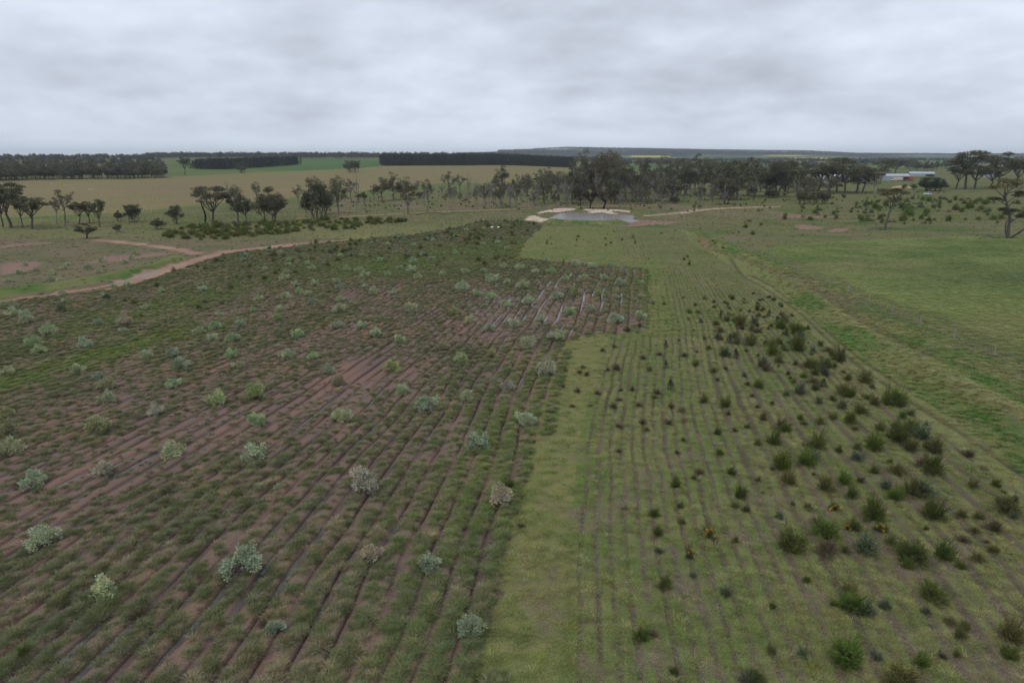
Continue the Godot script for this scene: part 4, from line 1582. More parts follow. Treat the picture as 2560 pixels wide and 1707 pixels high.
# form: trunk share, limbs, limb spread, crown top shape, clump size, clumps per limb, leaves, bare branches
func tree_proto(sd: int, form: String) -> Array:
	# a tree ten metres tall with a crown about eight metres wide
	rng.seed = sd * 977 + 31
	var wood := Soup.new()
	var crown := Soup.new()
	var bark := Color(0.10, 0.085, 0.07)
	var green := Color(0.118, 0.116, 0.080)
	var fork := 3.2
	var limbs := 8
	var spread := 3.3
	var top_lo := 7.2
	var top_hi := 9.4
	var cr := Vector3(1.45, 0.46, 1.45)
	var leaves := 95
	var twigs := 4
	var lsize := 0.30
	var stems := 1
	var trunk_r := 0.26
	match form:
		"round":
			stems = 4; fork = 1.2; limbs = 4; spread = 2.9; top_lo = 4.4; top_hi = 9.2; cr = Vector3(1.25, 0.85, 1.25); leaves = 80; trunk_r = 0.16
			green = Color(0.105, 0.108, 0.072)
		"tall":
			fork = 3.0; limbs = 11; spread = 3.0; top_lo = 4.0; top_hi = 9.3; cr = Vector3(1.3, 0.75, 1.3); leaves = 56; bark = Color(0.16, 0.145, 0.132)
			green = Color(0.112, 0.108, 0.076)
		"sparse":
			fork = 4.0; limbs = 6; spread = 2.3; top_lo = 6.6; top_hi = 9.6; cr = Vector3(0.8, 0.42, 0.8); leaves = 34; bark = Color(0.16, 0.145, 0.135); trunk_r = 0.19
			green = Color(0.122, 0.114, 0.082)
		"dead":
			fork = 3.6; limbs = 8; spread = 2.2; top_lo = 5.6; top_hi = 9.8; leaves = 0; bark = Color(0.19, 0.178, 0.17); trunk_r = 0.20; twigs = 5
		"dense":
			fork = 2.4; limbs = 9; spread = 3.6; top_lo = 5.0; top_hi = 9.2; cr = Vector3(1.35, 0.8, 1.35); leaves = 105; bark = Color(0.045, 0.04, 0.036); green = Color(0.072, 0.062, 0.048); trunk_r = 0.34
		"ginger":
			fork = 3.4; limbs = 8; spread = 3.6; top_lo = 6.8; top_hi = 9.3; cr = Vector3(1.15, 0.34, 1.15); leaves = 45; green = Color(0.125, 0.090, 0.052); bark = Color(0.15, 0.13, 0.115)
		"grey":
			fork = 3.0; limbs = 11; spread = 3.4; top_lo = 5.0; top_hi = 9.6; cr = Vector3(0.9, 0.5, 0.9); leaves = 13; bark = Color(0.15, 0.14, 0.135); twigs = 7
		"bush":
			stems = 5; fork = 0.8; limbs = 4; spread = 3.4; top_lo = 3.0; top_hi = 9.0; cr = Vector3(1.5, 1.2, 1.5); leaves = 110; green = Color(0.060, 0.075, 0.05); trunk_r = 0.14
		"pale":
			fork = 2.2; limbs = 6; spread = 3.3; top_lo = 6.6; top_hi = 9.3; cr = Vector3(1.3, 0.45, 1.3); leaves = 85; bark = Color(0.27, 0.25, 0.23)
	for st in stems:
		var root := Vector3(rng.randf_range(-1, 1), 0, rng.randf_range(-1, 1)) * 0.25 * (stems - 1)
		root.y = -0.25
		var lean := Vector3(rng.randf_range(-0.6, 0.6), 0, rng.randf_range(-0.6, 0.6))
		if stems > 1:
			lean = Vector3(root.x, 0, root.z).normalized() * rng.randf_range(0.5, 1.3)
		var crotch := root + Vector3(lean.x, fork * rng.randf_range(0.85, 1.15) + 0.25, lean.z)
		limb(wood, root, crotch, trunk_r * 1.25, trunk_r * 0.8, 0.0, bark, 5)
		if form in ["tall", "sparse", "dead"]:
			var peak := crotch + Vector3(rng.randf_range(-0.7, 0.7), top_hi - crotch.y, rng.randf_range(-0.7, 0.7))
			limb(wood, crotch, peak, trunk_r * 0.7, 0.04, 0.0, bark, 6)
			if leaves:
				clump(crown, peak, cr * 0.9, leaves, lsize, green)
		var a0 := rng.randf() * TAU
		for i in limbs:
			var ang := a0 + TAU * i / limbs + rng.randf_range(-0.4, 0.4)
			var far := spread * (rng.randf_range(0.35, 1.0) if i % 2 else rng.randf_range(0.75, 1.08))
			var k := far / spread
			var ytop := lerpf(top_hi, top_lo, k * k) + rng.randf_range(-0.5, 0.3)
			var from := crotch
			if form in ["tall", "sparse", "dead", "grey"]:
				from = crotch + Vector3(0, rng.randf_range(-0.1, 0.45) * (ytop - crotch.y), 0)
			var tip := Vector3(crotch.x * 0.5 + cos(ang) * far, ytop, crotch.z * 0.5 + sin(ang) * far)
			var path := limb(wood, from, tip, trunk_r * 0.55, 0.045, -0.25, bark, 5)
			if leaves:
				clump(crown, tip, cr * rng.randf_range(0.8, 1.15), leaves, lsize, green)
			for t in twigs:
				var b: Vector3 = path[2 + t % 3]
				var e := b + Vector3(cos(ang + rng.randf_range(-1.4, 1.4)), 0, sin(ang + rng.randf_range(-1.4, 1.4))) * rng.randf_range(0.6, 1.5)
				e.y = minf(b.y + rng.randf_range(0.7, 1.9), top_hi + 0.2)
				limb(wood, b, e, 0.065, 0.02, 0.05, bark, 3)
				if leaves and t < 3:
					var q := cr * rng.randf_range(0.5, 0.85)
					clump(crown, e, q, int(leaves * 0.55), lsize, green)
	var out: Array = [wood.mesh(), null]
	if crown.v.size():
		out[1] = crown.mesh()
	return out

func lone_tree(high: bool) -> Array:
	# the two storm-worn trees by the paddock: long bare stems, shelves of foliage
	rng.seed = 411 if high else 399
	var wood := Soup.new()
	var crown := Soup.new()
	var bark := Color(0.10, 0.092, 0.086)
	var green := Color(0.12, 0.10, 0.05)
	if not high:
		var p := [Vector3(-0.3, -0.3, 0), Vector3(-0.25, 1.6, 0), Vector3(0.15, 4.0, 0.1), Vector3(0.9, 6.6, 0), Vector3(2.2, 8.3, 0)]
		wood.tube(p, [0.33, 0.26, 0.22, 0.17, 0.1], 7, bark)
		for t in [[1.0, 6.5, -1.4, 8.2], [1.3, 7.0, -0.1, 8.6], [1.8, 7.9, 2.9, 8.6], [1.7, 7.6, 1.1, 9.2], [0.4, 5.2, -0.5, 7.4], [1.1, 6.6, -3.0, 9.2]]:
			var tip := Vector3(t[2], t[3], rng.randf_range(-1.1, 1.1))
			limb(wood, Vector3(t[0], t[1], 0), tip, 0.11, 0.04, 0.1, bark, 4)
			if t[2] > -0.4 or t[2] < -1.0:
				clump(crown, tip + Vector3(0, 0.25, 0), Vector3(1.15, 0.48, 1.1), 130, 0.26, green)
		clump(crown, Vector3(-0.9, 9.3, 0), Vector3(1.3, 0.35, 1.0), 110, 0.25, Color(0.075, 0.06, 0.04))
		clump(crown, Vector3(0.9, 9.3, 0.3), Vector3(1.3, 0.5, 1.2), 150, 0.25, Color(0.06, 0.055, 0.034))
	else:
		var p2 := [Vector3(0.1, -0.3, 0), Vector3(-0.1, 1.6, 0), Vector3(-0.3, 3.4, 0.1), Vector3(-0.8, 5.0, 0), Vector3(-1.6, 6.6, 0.1), Vector3(-1.9, 8.0, 0)]
		wood.tube(p2, [0.32, 0.25, 0.2, 0.16, 0.11, 0.05], 7, bark)
		wood.tube([Vector3(0, -0.2, 0.2), Vector3(-0.7, 1.3, 0.2), Vector3(-1.0, 2.6, 0.4), Vector3(-0.6, 4.0, 0.4)], [0.17, 0.13, 0.1, 0.04], 6, bark)
		wood.tube([Vector3(0.2, -0.2, 0), Vector3(1.3, 0.7, 0.2), Vector3(2.4, 1.8, 0.3)], [0.22, 0.14, 0.05], 5, Color(0.06, 0.055, 0.05))
		wood.tube([Vector3(0.9, 0.4, 0.1), Vector3(2.3, 1.0, -0.2), Vector3(3.1, 1.9, -0.2)], [0.12, 0.08, 0.03], 5, Color(0.06, 0.055, 0.05))
		for t in [[-0.3, 3.4, -0.1, 4.5, 0.8], [-0.5, 3.9, -1.3, 4.6, 0.7], [-0.8, 5.0, 0.8, 6.9, 0.9], [-1.2, 5.8, -0.1, 7.4, 0.7], [-1.0, 5.4, -2.4, 6.3, 0.8], [-1.6, 6.6, -2.9, 8.5, 1.1], [-1.6, 6.6, -0.9, 9.1, 1.2], [-1.8, 7.4, 1.0, 9.2, 1.3], [-1.8, 7.4, 2.4, 9.0, 1.0], [-1.8, 7.6, -2.0, 9.3, 1.1], [-1.7, 7.0, 0.4, 8.7, 0.9], [-1.5, 6.5, -3.4, 8.2, 0.7], [-0.2, 2.5, 0.5, 3.6, 0.6]]:
			var tip2 := Vector3(t[2], t[3], rng.randf_range(-1.2, 1.2))
			limb(wood, Vector3(t[0], t[1], 0), tip2, 0.10, 0.035, 0.12, bark, 4)
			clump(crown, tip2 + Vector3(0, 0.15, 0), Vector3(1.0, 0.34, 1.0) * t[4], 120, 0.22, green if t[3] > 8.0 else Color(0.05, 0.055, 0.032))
	return [wood.mesh(), crown.mesh()]

func build_trees() -> void:
	var forms := {"u": "umbrella", "r": "round", "t": "tall", "s": "sparse", "x": "dead", "o": "dense", "q": "ginger", "z": "grey", "b": "bush", "p": "pale"}
	var counts := {"u": 4, "r": 3, "t": 4, "s": 4, "x": 4, "o": 2, "q": 1, "z": 1, "b": 2, "p": 1}
	var widths := {"u": 8.4, "r": 7.6, "t": 5.8, "s": 5.0, "x": 5.0, "o": 9.0, "q": 8.4, "z": 8.0, "b": 9.0, "p": 8.0}
	var looks := {"u": "flat-topped dark gum tree", "r": "round bushy gum tree", "t": "tall dark gum tree", "s": "thin grey-stemmed sparse gum tree", "x": "bare dead grey tree", "o": "dark broad-crowned tree", "q": "ginger-crowned spreading tree", "z": "large grey half-bare tree", "b": "dense dark bushy tree", "p": "gum tree with pale forked trunk"}
	var names := {"u": "gum_tree", "r": "bushy_gum_tree", "t": "gum_tree", "s": "sparse_gum_tree", "x": "dead_tree", "o": "dark_tree", "q": "ginger_tree", "z": "half_bare_tree", "b": "bushy_tree", "p": "pale_gum_tree"}
	var protos := {}
	for k in forms:
		protos[k] = []
		for i in counts[k]:
			protos[k].append(tree_proto(i * 13 + forms[k].length() * 7 + forms[k].unicode_at(0), forms[k]))
	rng.seed = 77
	var list: Array = TREES.duplicate()
	# thin grey poles and saplings between the big trees of the belt
	for i in 80:
		var z := rng.randf_range(315.0, 440.0)
		var x := rng.randf_range(-20.0, 110.0) * z / 360.0
		list.append([x, z, rng.randf_range(7.0, 13.0), rng.randf_range(2.5, 5.0), "x" if rng.randf() < 0.6 else "s"])
	for i in 16:
		var z2 := rng.randf_range(330.0, 420.0)
		list.append([rng.randf_range(-60.0, -15.0) * z2 / 360.0, z2, rng.randf_range(6.0, 12.0), rng.randf_range(2.0, 4.0), "x" if rng.randf() < 0.7 else "s"])
	for i in 56:
		var z3 := rng.randf_range(350.0, 520.0)
		list.append([rng.randf_range(18.0, 210.0) * z3 / 450.0, z3, rng.randf_range(10.0, 15.0), rng.randf_range(9.0, 13.0), ["t", "t", "r", "s", "z", "t"][rng.randi() % 6]])
	var items: Array = []
	for t in list:
		var kind: String = t[4]
		if kind == "l" or kind == "m":
			var lt := lone_tree(kind == "m")
			var o := base("lone_tree", at(t[0], t[1]))
			var k0: float = t[2] / (10.2 if kind == "m" else 9.7)
			o.scale = Vector3(k0, k0, k0)
			mesh_node("trunk", lt[0], M.bark, o)
			mesh_node("crown", lt[1], M.leaf, o)
			tag(o, "tall lone tree with layered ginger foliage at the right edge" if kind == "m" else "lone leaning tree with small flat crown above the scrub", "tree")
			continue
		var pr: Array = protos[kind][rng.randi() % counts[kind]]
		var o2 := base(names[kind], at(t[0], t[1]), rng.randf() * TAU)
		var hs: float = t[2] / (10.3 if kind == "t" or kind == "s" else 9.6)
		var ws: float = clampf(t[3] / widths[kind], hs * 0.5, hs * 1.9)
		o2.scale = Vector3(ws, hs, ws)
		mesh_node("trunk", pr[0], M.bark, o2)
		if pr[1]:
			mesh_node("crown", pr[1], M.leaves[rng.randi() % 5], o2)
		tag(o2, "", "tree", "trees of the gum belt")
		items.append([o2, t[0], t[1], looks[kind]])
	label_bands(items, 24, "belt trees")

# ------------------------------------------------------------------ saltbushes
func saltbush_proto(sd: int, col: Color) -> Array:
	# about one metre in radius, one and a half tall
	rng.seed = sd * 313 + 5
	var wood := Soup.new()
	var f := Soup.new()
	var lobes: Array = []
	for i in 30:
		var d := rdir()
		d.y = absf(d.y)
		var r := rng.randf_range(0.55, 0.95) * clampf(0.85 + 0.7 * n_fine.get_noise_3d(d.x * 1.6 + sd * 7.0, d.y * 1.6, d.z * 1.6), 0.5, 1.15)
		lobes.append(Vector3(d.x * r * rng.randf_range(0.8, 1.08), 0.22 + d.y * r * 1.05, d.z * r))
	for c in lobes:
		var tone := vary(col, 0.24)
		var rad := rng.randf_range(0.17, 0.30)
		for i in 62:
			var d2 := rdir()
			var p: Vector3 = c + d2 * rad * pow(rng.randf(), 0.4)
			p.y = maxf(p.y, 0.03)
			var out := (d2 * 0.8 + rdir() * 0.7 + Vector3(c.x, 0.55, c.z) * 0.9).normalized()
			leaf(f, p, out, rng.randf_range(0.09, 0.19), rng.randf_range(0.04, 0.075), vary(tone, 0.2))
	for i in 11:
		var e: Vector3 = lobes[i * 2]
		wood.tube([Vector3(e.x * 0.08, -0.1, e.z * 0.08), Vector3(e.x * 0.45, e.y * 0.4, e.z * 0.45), e], [0.035, 0.025, 0.01], 4, Color(0.13, 0.105, 0.085))
	return [wood.mesh(), f.mesh()]

func build_saltbush() -> void:
	var tints := {"a": [Color(0.37, 0.425, 0.285), "grey-green"], "p": [Color(0.41, 0.435, 0.27), "pale green"], "g": [Color(0.285, 0.34, 0.15), "bright lime-green"], "y": [Color(0.33, 0.315, 0.185), "yellowish"], "w": [Color(0.38, 0.36, 0.29), "dusty grey"]}
	var protos := {}
	for k in tints:
		protos[k] = []
		for i in (4 if k == "a" else 3):
			protos[k].append(saltbush_proto(i + k.unicode_at(0), tints[k][0]))
	rng.seed = 1234
	var items: Array = []
	for b in SALTBUSH:
		var pr: Array = protos[b[3]][rng.randi() % protos[b[3]].size()]
		var o := base("saltbush", at(b[0], b[1], 0.03), rng.randf() * TAU)
		var w: float = b[2] * 0.57
		var h: float = w * rng.randf_range(0.98, 1.22)
		o.scale = Vector3(w * rng.randf_range(0.92, 1.08), h, w)
		if b[1] < 120.0:
			mesh_node("stem", pr[0], M.bark, o)
		mesh_node("foliage", pr[1], M.leaves[rng.randi() % 5], o)
		tag(o, "", "bush", "saltbushes in the furrowed field")
		var size := "large " if b[2] > 2.5 else ("small " if b[2] < 1.4 else "")
		items.append([o, b[0], b[1], size + tints[b[3]][1] + " saltbush"])
	label_bands(items, 20, "saltbushes")

# ------------------------------------------------------------------ shrubs of the mown field
func shrub_proto(sd: int, kind: String) -> Array:
	# one metre in radius
	rng.seed = sd * 131 + kind.unicode_at(0)
	var wood := Soup.new()
	var f := Soup.new()
	var fl := Soup.new()
	var col := Color(0.105, 0.130, 0.036)
	var bark := Color(0.10, 0.08, 0.06)
	var shoots := 240
	var per := 14
	var up := 1.3
	var ll := 0.12
	var lw := 0.026
	match kind:
		"g": col = Color(0.115, 0.160, 0.040); shoots = 240
		"o": col = Color(0.135, 0.137, 0.052); shoots = 190
		"b": col = Color(0.130, 0.098, 0.068); shoots = 140; per = 9; up = 0.95; ll = 0.11; lw = 0.022
		"s": col = Color(0.100, 0.125, 0.085); shoots = 150; per = 12; ll = 0.10; lw = 0.04; up = 1.4
		"y": col = Color(0.085, 0.108, 0.05); shoots = 150; ll = 0.10; lw = 0.04; up = 1.5
		"c": col = Color(0.098, 0.118, 0.066); shoots = 220; ll = 0.10; lw = 0.04
	for i in shoots:
		var a := rng.randf() * TAU
		var tip := Vector3.ZERO
		if kind == "c":
			var t := pow(rng.randf(), 0.8)
			var r := (1.0 - t) * 0.95 * rng.randf_range(0.65, 1.05) + 0.05
			tip = Vector3(cos(a) * r, 0.15 + t * 2.5, sin(a) * r)
		else:
			var d := rdir()
			d.y = absf(d.y)
			var lob := 0.78 + 0.42 * n_fine.get_noise_3d(d.x * 2.2 + sd * 9.0, d.y * 2.2, d.z * 2.2) / 0.5
			var r2 := rng.randf_range(0.62, 1.04) * clampf(lob, 0.4, 1.2)
			tip = Vector3(d.x * r2, 0.12 + d.y * up * 1.15 * r2, d.z * r2)
		var root := Vector3(tip.x * 0.25, tip.y * 0.3, tip.z * 0.25) if kind != "c" else Vector3(tip.x * 0.12, tip.y * 0.85, tip.z * 0.12)
		var tone := vary(col, 0.28)
		var dir := (tip - root)
		for j in per:
			var t2 := lerpf(0.38, 1.0, float(j) / per)
			var p := root + dir * t2 + rdir() * 0.055
			var out := (dir.normalized() * 0.9 + rdir() * 0.75 + Vector3(0, 0.25, 0)).normalized()
			leaf(f, p, out, ll * rng.randf_range(0.7, 1.3), lw * rng.randf_range(0.8, 1.4), vary(tone, 0.2))
		if i % 6 == 0 or kind == "b" and i % 2 == 0:
			wood.tube([Vector3(root.x * 0.1, -0.1, root.z * 0.1), root, tip * 0.96], [0.03, 0.02, 0.007], 3, bark)
	if kind == "c":
		wood.tube([Vector3(0, -0.1, 0), Vector3(0, 1.2, 0), Vector3(0.03, 2.5, 0)], [0.06, 0.04, 0.01], 5, bark)
	if kind == "y":
		for q in 4:
			var d3 := rdir()
			var c := Vector3(d3.x * 0.7, 0.25 + absf(d3.y) * 0.9, absf(d3.z) * 0.8)
			for i in 60:
				leaf(fl, c + rdir() * 0.3 * rng.randf(), rdir(), 0.06, 0.05, vary(Color(0.62, 0.36, 0.03), 0.2))
	var out2: Array = [wood.mesh(), f.mesh(), null]
	if fl.v.size():
		out2[2] = fl.mesh()
	return out2

var shrub_protos := {}

func place_shrub(called: String, kind: String, x: float, z: float, w: float, stems: bool) -> Node3D:
	if not shrub_protos.has(kind):
		var keep := rng.state
		shrub_protos[kind] = [shrub_proto(1, kind), shrub_proto(2, kind), shrub_proto(3, kind), shrub_proto(4, kind)]
		rng.state = keep
	var pr: Array = shrub_protos[kind][rng.randi() % 4]
	var o := base(called, at(x, z, 0.03), rng.randf() * TAU)
	if kind == "y":
		o.rotation.y = rng.randf_range(-0.7, 0.7)
	var s := w * 0.62
	var sy := s * rng.randf_range(0.85, 1.12)
	if kind == "b":
		sy *= 0.85
	if kind == "c":
		sy *= 0.66
	o.scale = Vector3(s * rng.randf_range(0.75, 1.15), sy * rng.randf_range(0.8, 1.15), s * rng.randf_range(0.85, 1.1))
	o.rotation.x = rng.randf_range(-0.16, 0.16)
	o.rotation.z = rng.randf_range(-0.16, 0.16)
	if stems:
		mesh_node("stem", pr[0], M.bark, o)
	mesh_node("foliage", pr[1], M.leaves[rng.randi() % 5], o)
	if pr[2]:
		mesh_node("blossom", pr[2], M.leaf, o)
	return o

const SHRUB_LOOK := {"d": "dark green wattle shrub", "g": "fresh green wattle shrub", "o": "olive wattle shrub", "b": "brown half-dead shrub", "s": "grey-green sapling shrub", "y": "dark shrub with orange-yellow blossom", "c": "cone-shaped dark sapling"}
const SHRUB_NAME := {"d": "wattle_shrub", "g": "green_wattle_shrub", "o": "olive_wattle_shrub", "b": "withered_shrub", "s": "sapling_shrub", "y": "blossoming_shrub", "c": "conical_sapling"}

func build_shrubs() -> void:
	rng.seed = 4321
	var items: Array = []
	for b in SHRUBS:
		var o := place_shrub(SHRUB_NAME[b[3]], b[3], b[0], b[1], b[2], b[1] < 130.0)
		tag(o, "", "shrub", "young shrubs in the mown rows")
		var size := "large " if b[2] > 2.3 else ("small " if b[2] < 1.1 else "")
		items.append([o, b[0], b[1], size + SHRUB_LOOK[b[3]]])
	label_bands(items, 20, "planted shrubs")

func build_scrub() -> void:
	rng.seed = 888
	# belt of wattles on the left, below the gum trees
	var items: Array = []
	var tries := 0
	while items.size() < 210 and tries < 9000:
		tries += 1
		var x := rng.randf_range(-130.0, -30.0)
		var z := rng.randf_range(185.0, 270.0)
		if not inside("scrub_left", P_SCRUB_LEFT, Vector2(x, z)):
			continue
		var o := place_shrub("scrub_wattle", ["d", "g", "o", "d", "o"][rng.randi() % 5], x, z, rng.randf_range(1.6, 3.4), false)
		o.scale.y *= 0.7
		tag(o, "", "shrub", "wattle thicket below the gum trees")
		items.append([o, x, z, "olive wattle in the thicket"])
	label_bands(items, 24, "the left-hand thicket")
	# scattered shrubs in the rough ground on the right
	# more small regrowth along the rip lines of the mown field
	items = []
	tries = 0
	while items.size() < 230 and tries < 9000:
		tries += 1
		var z5 := rng.randf_range(25.0, 118.0)
		var rn := float(rng.randi_range(-4, 10))
		if rng.randf() > (rn + 5.0) / 15.0:
			continue
		var e5 := lut(KZ, KE, z5)
		var x5 := e5 + (rn * 1.9 if rn < 0.0 else rn * (lut(KZ, KT, z5) - e5) / 11.0) + rng.randf_range(-0.3, 0.3)
		if not inside("mown", P_MOWN, Vector2(x5, z5)) or absf(x5) > 0.8 * (z5 + 8.0):
			continue
		var kd: String = ["o", "b", "g", "s", "b", "o", "d"][rng.randi() % 7]
		var w5 := rng.randf_range(0.45, 1.1)
		if rn > 2.0 and z5 < 100.0 and rng.randf() < 0.45:
			w5 = rng.randf_range(1.0, 2.3)
		var o5 := place_shrub("regrowth_shrub", kd, x5, z5, w5, w5 > 1.0)
		tag(o5, "", "shrub", "small regrowth along the rip lines")
		items.append([o5, x5, z5, ("tiny " if w5 < 1.1 else "mid-sized ") + SHRUB_LOOK[kd]])
	label_bands(items, 24, "rip-line regrowth")
	items = []
	tries = 0
	while items.size() < 190 and tries < 9000:
		tries += 1
		var x2 := rng.randf_range(70.0, 300.0)
		var z2 := rng.randf_range(225.0, 420.0)
		if not inside("scrub_right", P_SCRUB_RIGHT, Vector2(x2, z2)):
			continue
		if rng.randf() < 0.55 and x2 / z2 < 0.5:
			continue
		var o2 := place_shrub("scrub_shrub", ["d", "s", "o", "d", "b", "g"][rng.randi() % 6], x2, z2, rng.randf_range(1.2, 3.6), false)
		tag(o2, "", "shrub", "scattered shrubs in the rough ground")
		items.append([o2, x2, z2, "scattered dark shrub"])
	label_bands(items, 24, "right-hand rough-ground shrubs")
	# native seedlings among the far saltbushes
	items = []
	tries = 0
	while items.size() < 240 and tries < 9000:
		tries += 1
		var z3 := rng.randf_range(92.0, 262.0)
		var x3 := rng.randf_range(-78.0, 10.0)
		if not inside("left", P_LEFT, Vector2(x3, z3)):
			continue
		if z3 < 150.0 and (x3 > -44.0 or rng.randf() < 0.5):
			continue
		var s := roundf(s_of(x3, z3) / ROW) * ROW + ROW * 0.6
		x3 = x_of(s, z3)
		var o3 := place_shrub("native_seedling", ["o", "s", "d", "b", "o", "d", "s", "b"][rng.randi() % 8], x3, z3, rng.randf_range(0.8, 1.7), false)
		tag(o3, "", "seedling", "native seedlings among the far saltbushes")
		items.append([o3, x3, z3, "small dark native seedling"])
	label_bands(items, 24, "field seedlings")
	# low rubble of branches and undergrowth under the belt
	var mm_t: Array = []
	for i in 520:
		var z4 := rng.randf_range(300.0, 470.0)
		var x4 := rng.randf_range(-0.3, 0.62) * z4
		if absf(x4 - 30.0) < 55.0 and z4 < 305.0:
			continue
		if inside("brown", P_BROWN, Vector2(x4, z4)) and z4 > 330.0 and rng.randf() < 0.93:
			continue
		var sc := rng.randf_range(0.4, 1.0)
		mm_t.append([Vector3(x4, relief(x4, z4), -z4), sc, vary(Color(0.9, 0.9, 0.9), 0.35)])
	scatter("undergrowth", shrub_protos["o"][0][1], mm_t, "low undergrowth and sticks beneath the gum belt", M.leaf)

func scatter(called: String, m: Mesh, list: Array, label: String, mat: Material) -> void:
	var mm := MultiMesh.new()
	mm.transform_format = MultiMesh.TRANSFORM_3D
	mm.use_colors = true
	mm.mesh = m
	mm.instance_count = list.size()
	for i in list.size():
		var e: Array = list[i]
		var b := Basis(Vector3.UP, rng.randf() * TAU)
		var sc = e[1]
		if sc is Vector3:
			b = b.scaled(sc)
		else:
			b = b.scaled(Vector3(sc, sc * rng.randf_range(0.75, 1.15), sc))
		mm.set_instance_transform(i, Transform3D(b, e[0]))
		mm.set_instance_color(i, e[2])
	var o := MultiMeshInstance3D.new()
	o.multimesh = mm
	o.material_override = mat
	o.name = numbered(called)
	add_child(o, true)
	tag(o, label, "", "", "stuff")

# ------------------------------------------------------------------ far woods
func wood_mesh(sd: int, pine: bool) -> ArrayMesh:
	rng.seed = sd
	var s := Soup.new()
	if pine:
		s.tube([Vector3(0, -0.5, 0), Vector3(0, 15.0, 0)], [0.25, 0.06], 4, Color(0.05, 0.04, 0.035))
		for i in 260:
			var t := pow(rng.randf(), 0.75)
			var a := rng.randf() * TAU
			var r := (1.02 - t) * 2.6 * sqrt(rng.randf()) + 0.1
			var p := Vector3(cos(a) * r, 1.5 + t * 14.0, sin(a) * r)
			leaf(s, p, Vector3(cos(a), 0.15 + rng.randf_range(-0.5, 0.5), sin(a)).normalized(), 1.1, 0.75, vary(Color(0.055, 0.066, 0.05), 0.35))
	else:
		s.tube([Vector3(0, -0.5, 0), Vector3(0.2, 5.0, 0), Vector3(0, 10.0, 0)], [0.3, 0.22, 0.06], 4, Color(0.14, 0.12, 0.11))
		for c in 13:
			var a2 := rng.randf() * TAU
			var r2 := 3.6 * sqrt(rng.randf())
			var q := Vector3(cos(a2) * r2, rng.randf_range(6.0, 12.6) - r2 * 0.45, sin(a2) * r2)
			clump(s, q, Vector3(1.9, 1.0, 1.9), 36, 0.85, Color(0.105, 0.102, 0.072))
			s.tube([Vector3(0, 4.5, 0), q], [0.12, 0.03], 3, Color(0.14, 0.12, 0.11))
	return s.mesh()

func wood_list(count: int, test: Callable, x0: float, x1: float, z0: float, z1: float, lo: float, hi: float) -> Array:
	var out: Array = []
	var tries := 0
	while out.size() < count and tries < count * 12:
		tries += 1
		var z := rng.randf_range(z0, z1)
		var a := rng.randf_range(x0, x1)
		if not test.call(a, z):
			continue
		var x := a * z
		var k := rng.randf_range(lo, hi)
		out.append([Vector3(x, relief(x, z), -z), Vector3(k * rng.randf_range(0.85, 1.2), k, k * rng.randf_range(0.85, 1.2)), vary(Color(1, 1, 1), 0.3)])
	return out

